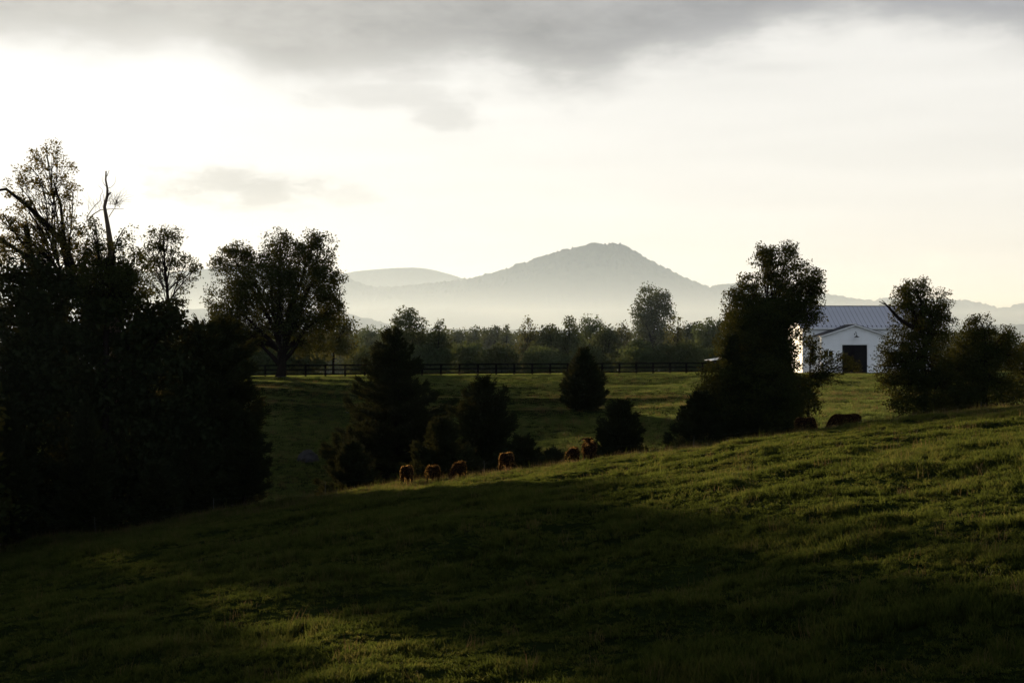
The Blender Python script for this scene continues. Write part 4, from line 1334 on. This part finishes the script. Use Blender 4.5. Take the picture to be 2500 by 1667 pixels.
# ------------------------------------------------------------------ boulder in the dip
bx_ = at(750, 128)
rb_ = MB()
rgb = np.random.default_rng(4)
th = np.linspace(0, 2 * np.pi, 20, endpoint=False)
rings = []
for f, rr in ((-.3, 1.0), (0.0, 1.04), (.25, 1.0), (.5, .86), (.72, .62), (.88, .36), (.95, .1)):
    j = 1 + 0.09 * np.sin(3 * th + f * 3) + 0.06 * rgb.normal(size=20)
    rings.append(np.stack([np.cos(th) * .95 * rr * j, np.sin(th) * .7 * rr * j, np.full(20, f * 1.05) + 0.04 * rgb.normal(size=20)], -1))
rb_.loft(rings)
tag(obj('boulder', rb_.mesh('boulder', M['rock']), None, bx_), 'grey weathered boulder lying in the grass of the dip', 'boulder')

# ------------------------------------------------------------------ wire fence on thin rods along the crest
wf = empty('wire_fence', at(1183, 95))
worg = np.array(wf.location)
rm = MB(); rm.tube([(0, 0, -.3), (0, 0, 1.15)], [.010, .008], 6)
rod_me = rm.mesh('fence_rod', M['post'])
rods = []
for px, d in ((-60, 86), (233, 88), (520, 90), (794, 93), (1183, 95), (1440, 96), (1692, 97), (2060, 99), (2395, 101), (2620, 102)):
    p = at(px, d)
    rods.append(p)
    o = obj('post', rod_me, wf, p - worg)
    o.rotation_euler = (0.03 * rgb.normal(), 0.04 * rgb.normal(), 0)
for h_ in (0.55, 1.02):
    for a, b_ in zip(rods[:-1], rods[1:]):
        t = np.linspace(0, 1, 7)[:, None]
        pts = a + (b_ - a) * t + np.array([0, 0, h_]) - np.array([0, 0, .10]) * (4 * t * (1 - t))
        w = MB(); w.tube(pts - worg, .0013, 4)
        obj('wire', w.mesh('fence_wire', M['wire']), wf)
tag(wf, 'thin wire fence on slim pale rods along the pasture crest', 'fence')


# ------------------------------------------------------------------ cattle
def cowmat(name, col, sheen):
    mt, nt, N, L = newmat(name)
    o = N.new('ShaderNodeOutputMaterial'); b = N.new('ShaderNodeBsdfPrincipled')
    tc = N.new('ShaderNodeTexCoord')
    t = N.new('ShaderNodeTexNoise'); t.inputs['Scale'].default_value = 5; t.inputs['Detail'].default_value = 6
    L.new(tc.outputs['Object'], t.inputs[0])
    c = ramp(N, L, t.outputs[0], [(0.3, tuple(v * .7 for v in col)), (0.7, tuple(v * 1.3 for v in col))])
    L.new(c, b.inputs['Base Color'])
    b.inputs['Roughness'].default_value = 0.75
    b.inputs['Specular IOR Level'].default_value = 0.0
    b.inputs['Sheen Weight'].default_value = 0.02
    b.inputs['Sheen Roughness'].default_value = 0.35
    b.inputs['Sheen Tint'].default_value = (*sheen, 1)
    t2 = N.new('ShaderNodeTexNoise'); t2.inputs['Scale'].default_value = 40; t2.inputs['Detail'].default_value = 4
    L.new(tc.outputs['Object'], t2.inputs[0])
    bp = N.new('ShaderNodeBump'); bp.inputs['Strength'].default_value = 0.5; bp.inputs['Distance'].default_value = 0.02
    L.new(t2.outputs[0], bp.inputs['Height']); L.new(bp.outputs[0], b.inputs['Normal'])
    L.new(b.outputs[0], o.inputs[0])
    return mt


M['cow'] = cowmat('cow_hide_dark', (0.008, 0.004, 0.003), (0.8, 0.45, 0.16))
M['cow_red'] = cowmat('cow_hide_red', (0.013, 0.006, 0.003), (0.9, 0.52, 0.2))


def ell(c, ax, up, rw, rh, K=14, flat=0.0):
    """ring round c, perpendicular to ax"""
    ax = np.asarray(ax, float); ax /= np.linalg.norm(ax)
    side = np.cross(up, ax); side /= np.linalg.norm(side)
    u2 = np.cross(ax, side)
    th = np.linspace(0, 2 * np.pi, K, endpoint=False)
    cs, sn = np.cos(th), np.sin(th)
    e = 0.82
    cs2, sn2 = np.sign(cs) * np.abs(cs) ** e, np.sign(sn) * np.abs(sn) ** e
    return np.asarray(c, float) + cs2[:, None] * side * rw + sn2[:, None] * u2 * rh


def chain(mb, pts, rad, up=(0, 0, 1), K=12):
    """loft through points with (rw, rh) radii"""
    pts = np.asarray(pts, float)
    t = np.gradient(pts, axis=0)
    mb.loft([ell(p, tt, up, r[0], r[1], K) for p, tt, r in zip(pts, t, rad)])


def cow_mesh(name, pose, mat, yaw_head=0.0, hind=0.0, seed=1, bulk=1.0):
    """x forward, z up, hooves at z = 0; built as overlapping lofts and fused by a voxel remesh"""
    mb = MB()
    # barrel
    tx = [-.86, -.80, -.62, -.38, -.1, .2, .45, .62, .74]
    tz = [1.02, 1.02, 1.02, .98, .93, .93, .96, .99, 1.0]
    rw = [.14, .24, .30, .33, .36, .355, .31, .25, .14]
    rh = [.16, .28, .335, .345, .365, .365, .365, .33, .20]
    chain(mb, [(a, 0, b) for a, b in zip(tx, tz)], [(a * bulk, b) for a, b in zip(rw, rh)], K=16)
    # neck and head
    s, c = math.sin(yaw_head), math.cos(yaw_head)

    def rot(p, piv=0.6):
        x_, y_, z_ = p
        return (piv + (x_ - piv) * c - y_ * s, (x_ - piv) * s + y_ * c, z_)
    if pose == 'graze':
        nk = [(.50, 0, 1.05), (.72, 0, .95), (.92, 0, .74), (1.06, 0, .54)]
        hd = [(1.02, 0, .60), (1.10, 0, .47), (1.17, 0, .30), (1.21, 0, .15), (1.22, 0, .09)]
        fwd = np.array([.12, 0, -1.0])
    elif pose == 'low':
        nk = [(.50, 0, 1.08), (.74, 0, 1.06), (.95, 0, .99), (1.08, 0, .95)]
        hd = [(1.00, 0, 1.03), (1.12, 0, .95), (1.24, 0, .80), (1.34, 0, .64), (1.37, 0, .58)]
        fwd = np.array([.55, 0, -.8])
    else:
        nk = [(.48, 0, 1.10), (.68, 0, 1.24), (.84, 0, 1.38), (.92, 0, 1.46)]
        hd = [(.84, 0, 1.52), (.97, 0, 1.47), (1.13, 0, 1.38), (1.27, 0, 1.29), (1.32, 0, 1.255)]
        fwd = np.array([.9, 0, -.42])
    chain(mb, [rot(p) for p in nk], [(.20, .30), (.17, .25), (.145, .20), (.13, .17)], K=12)
    # dewlap and brisket
    chain(mb, [(.40, 0, .80), (.60, 0, .72), (.74, 0, .80)], [(.16, .18), (.13, .15), (.06, .08)], K=10)
    hu = (0, 0, 1) if pose == 'up' else (1, 0, 0.2)
    hu = np.array([hu[0] * c, hu[0] * s, hu[2]])
    chain(mb, [rot(p) for p in hd], [(.115, .12), (.135, .145), (.10, .115), (.085, .09), (.05, .05)], up=hu, K=12)
    # ears
    for sd in (-1, 1):
        e0 = np.array(hd[0]) * 0.75 + np.array(hd[1]) * 0.25
        pts = [rot(tuple(e0 + np.array([0, sd * .09, .03]))), rot(tuple(e0 + np.array([-.03, sd * .20, .045]))), rot(tuple(e0 + np.array([-.04, sd * .30, .01]))), rot(tuple(e0 + np.array([-.04, sd * .34, -.01])))]
        chain(mb, pts, [(.04, .04), (.07, .045), (.065, .04), (.035, .03)], up=(1, 0, 0.3), K=8)
    # tail
    chain(mb, [(-.82, 0, 1.22), (-.92, 0, 1.14), (-.95, 0, .85), (-.95, .01, .55), (-.94, .02, .38), (-.93, .02, .28)], [(.05, .05), (.04, .04), (.032, .032), (.03, .03), (.055, .055), (.035, .035)], up=(1, 0, 0), K=8)
    # udder / belly fill
    chain(mb, [(-.5, 0, .68), (-.3, 0, .64), (.0, 0, .62)], [(.14, .10), (.18, .10), (.12, .07)], K=8)
    rg = np.random.default_rng(seed)
    for sd in (-1, 1):
        k = 0.07 * rg.normal()
        y_ = sd * .20
        fl = [(.48, y_ * .9, 1.0), (.47, y_, .72), (.46 + k * .6, y_, .48), (.45 + k, y_, .38), (.44 + k, y_, .20), (.45 + k, y_, .09), (.48 + k, y_, .0)]
        chain(mb, fl, [(.14, .17), (.105, .13), (.070, .075), (.068, .072), (.046, .05), (.055, .06), (.068, .08)], up=(1, 0, 0), K=10)
        k = 0.09 * rg.normal()
        hl = [(-.58, y_ * .8, 1.02), (-.52, y_, .80), (-.60 + k * .4, y_, .62), (-.74 + k, y_, .46), (-.73 + k, y_, .36), (-.70 + k, y_, .18), (-.69 + k, y_, .09), (-.66 + k, y_, .0)]
        chain(mb, hl, [(.17, .24), (.15, .21), (.095, .12), (.066, .08), (.055, .064), (.046, .05), (.055, .06), (.068, .08)], up=(1, 0, 0), K=10)
    me = mb.mesh(name, mat)
    o = bpy.data.objects.new(name, me)
    COL.objects.link(o)
    md = o.modifiers.new('fuse', 'REMESH'); md.mode = 'VOXEL'; md.voxel_size = 0.028; md.use_smooth_shade = True
    md2 = o.modifiers.new('soft', 'SMOOTH'); md2.iterations = 5; md2.factor = 0.5
    dg = bpy.context.evaluated_depsgraph_get()
    res = bpy.data.meshes.new_from_object(o.evaluated_get(dg))
    bpy.data.objects.remove(o)
    res.name = name
    res.materials.clear(); res.materials.append(mat)
    return res


CW = {'graze': cow_mesh('cow_graze', 'graze', M['cow'], 0.25, seed=1),
      'graze2': cow_mesh('cow_graze_b', 'graze', M['cow_red'], -0.5, seed=2),
      'low': cow_mesh('cow_low', 'low', M['cow_red'], -0.45, seed=3),
      'low2': cow_mesh('cow_low_b', 'low', M['cow'], 0.5, seed=5),
      'up': cow_mesh('cow_up', 'up', M['cow_red'], 0.35, seed=4, bulk=1.1)}
cows = [  # px, depth, heading (degrees, 0 = away from viewer, + = to the left), mesh, scale, label
    (994, 89.6, -10, 'graze', 0.93, 'lowest dark cow grazing at the left end of the row'),
    (1055, 89.4, 163, 'low2', 0.93, 'second cow from the left, facing out with head at back height'),
    (1120, 89.4, 166, 'graze2', 0.93, 'third cow from the left, sunlit nose down in the grass'),
    (1238, 89.2, -18, 'graze', 0.98, 'cow standing alone between the two groups, rump lit'),
    (1400, 88.0, 168, 'low', 0.90, 'smaller shaggy cow looking down beside the tall standing cow'),
    (1438, 89.6, 166, 'up', 1.08, 'tall standing cow with raised head and one ear out'),
    (1968, 97.0, -50, 'graze', 1.12, 'rounded cow half hidden by the crest under the broad cedar'),
    (2064, 97.5, 82, 'graze2', 1.12, 'cow grazing leftward on the crest below the barn'),
]
def fur(src, name, mat, n=6000, ln=0.06, seed=0):
    rg = np.random.default_rng(seed)
    nv = len(src.vertices)
    co = np.empty(nv * 3, np.float32); src.vertices.foreach_get('co', co); co = co.reshape(-1, 3)
    no = np.empty(nv * 3, np.float32); src.vertices.foreach_get('normal', no); no = no.reshape(-1, 3)
    k = rg.integers(0, nv, n)
    k = k[co[k, 2] > 0.12]
    n = len(k)
    p, q = co[k] + rg.normal(size=(n, 3)) * 0.01, no[k] * 0.55 + rg.normal(size=(n, 3)) * 0.22 + np.array([-0.35, 0, -0.45])
    q /= np.linalg.norm(q, axis=1, keepdims=True)
    b = np.cross(q, no[k] + 1e-4); b /= np.linalg.norm(b, axis=1, keepdims=True) + 1e-6
    l_ = ln * (0.5 + rg.random((n, 1)))
    V = np.stack([p - b * 0.005, p + b * 0.005, p + q * l_ + b * 0.002, p + q * l_ - b * 0.002], 1).reshape(-1, 3)
    return mesh_np(name, V, np.arange(n * 4).reshape(n, 4), mat)


mt, nt, N, L = newmat('cow_fur')
o_ = N.new('ShaderNodeOutputMaterial'); tr_ = N.new('ShaderNodeBsdfTranslucent'); di_ = N.new('ShaderNodeBsdfDiffuse'); mx_ = N.new('ShaderNodeMixShader')
ge_ = N.new('ShaderNodeNewGeometry')
c_ = ramp(N, L, ge_.outputs['Random Per Island'], [(0.0, (0.02, 0.008, 0.002)), (0.55, (0.06, 0.025, 0.007)), (1.0, (0.85, 0.50, 0.17))])
L.new(c_, tr_.inputs[0]); di_.inputs[0].default_value = (0.003, 0.002, 0.001, 1); mx_.inputs[0].default_value = 0.85
L.new(di_.outputs[0], mx_.inputs[1]); L.new(tr_.outputs[0], mx_.inputs[2]); L.new(mx_.outputs[0], o_.inputs[0])
M['fur'] = mt
FUR = {k: fur(v, 'fur_' + k, M['fur'], seed=i) for i, (k, v) in enumerate(CW.items())}
for px, d, hd_, mk, scl_, lab in cows:
    p = at(px, d)
    o = obj('cow', CW[mk], None, p - np.array([0, 0, 0.02]))
    o.rotation_euler = (0, 0, R(90 + hd_))
    o.scale = (scl_,) * 3
    obj('fur', FUR[mk], o)
    tag(o, lab, 'cow', 'cattle grazing along the crest')

# ------------------------------------------------------------------ bird on the snag
bp0 = P(285, 491, 96)
bird = MB()
ax = np.array([0.1, 0, -1.0])
prof_b = ((-.11, .008), (-.095, .03), (-.075, .038), (-.05, .034), (-.02, .05), (.02, .055), (.06, .042), (.09, .026), (.15, .022), (.20, .016))
bird.loft([ell(np.array([-.02 + t_ * .22, 0, -t_]), (0.22, 0, -1), (1, 0, 0.2), r_, r_ * .9, 10) for t_, r_ in prof_b])
tag(obj('bird', bird.mesh('bird', M['lamp'], True), None, bp0), 'small dark bird perched on the twigs of the dead snag', 'bird')


# ------------------------------------------------------------------ air
def volume_box(name, x0, x1, y0, y1, z0, z1, dens, aniso, color, label):
    w = MB(); w.box(x0, x1, y0, y1, z0, z1)
    mt, nt, N, L = newmat(name)
    o = N.new('ShaderNodeOutputMaterial'); v = N.new('ShaderNodeVolumePrincipled')
    v.inputs['Color'].default_value = (*color, 1)
    v.inputs['Absorption Color'].default_value = (1, 1, 1, 1)
    v.inputs['Density'].default_value = dens
    v.inputs['Anisotropy'].default_value = aniso
    L.new(v.outputs[0], o.inputs['Volume'])
    ob = obj(name, w.mesh(name, mt))
    tag(ob, label, 'haze', kind='stuff')
    return ob


volume_box('haze', -18000, 18000, -3500, 22000, -101, 1050, 1.7e-5, 0.3, (0.60, 0.755, 1.0), 'pale evening haze over the whole valley')
volume_box('valley_mist', -6000, 6000, 228, 9000, -90, 135, 2.3e-4, 0.3, (0.60, 0.755, 1.0), 'low mist lying in the valley before the mountain')
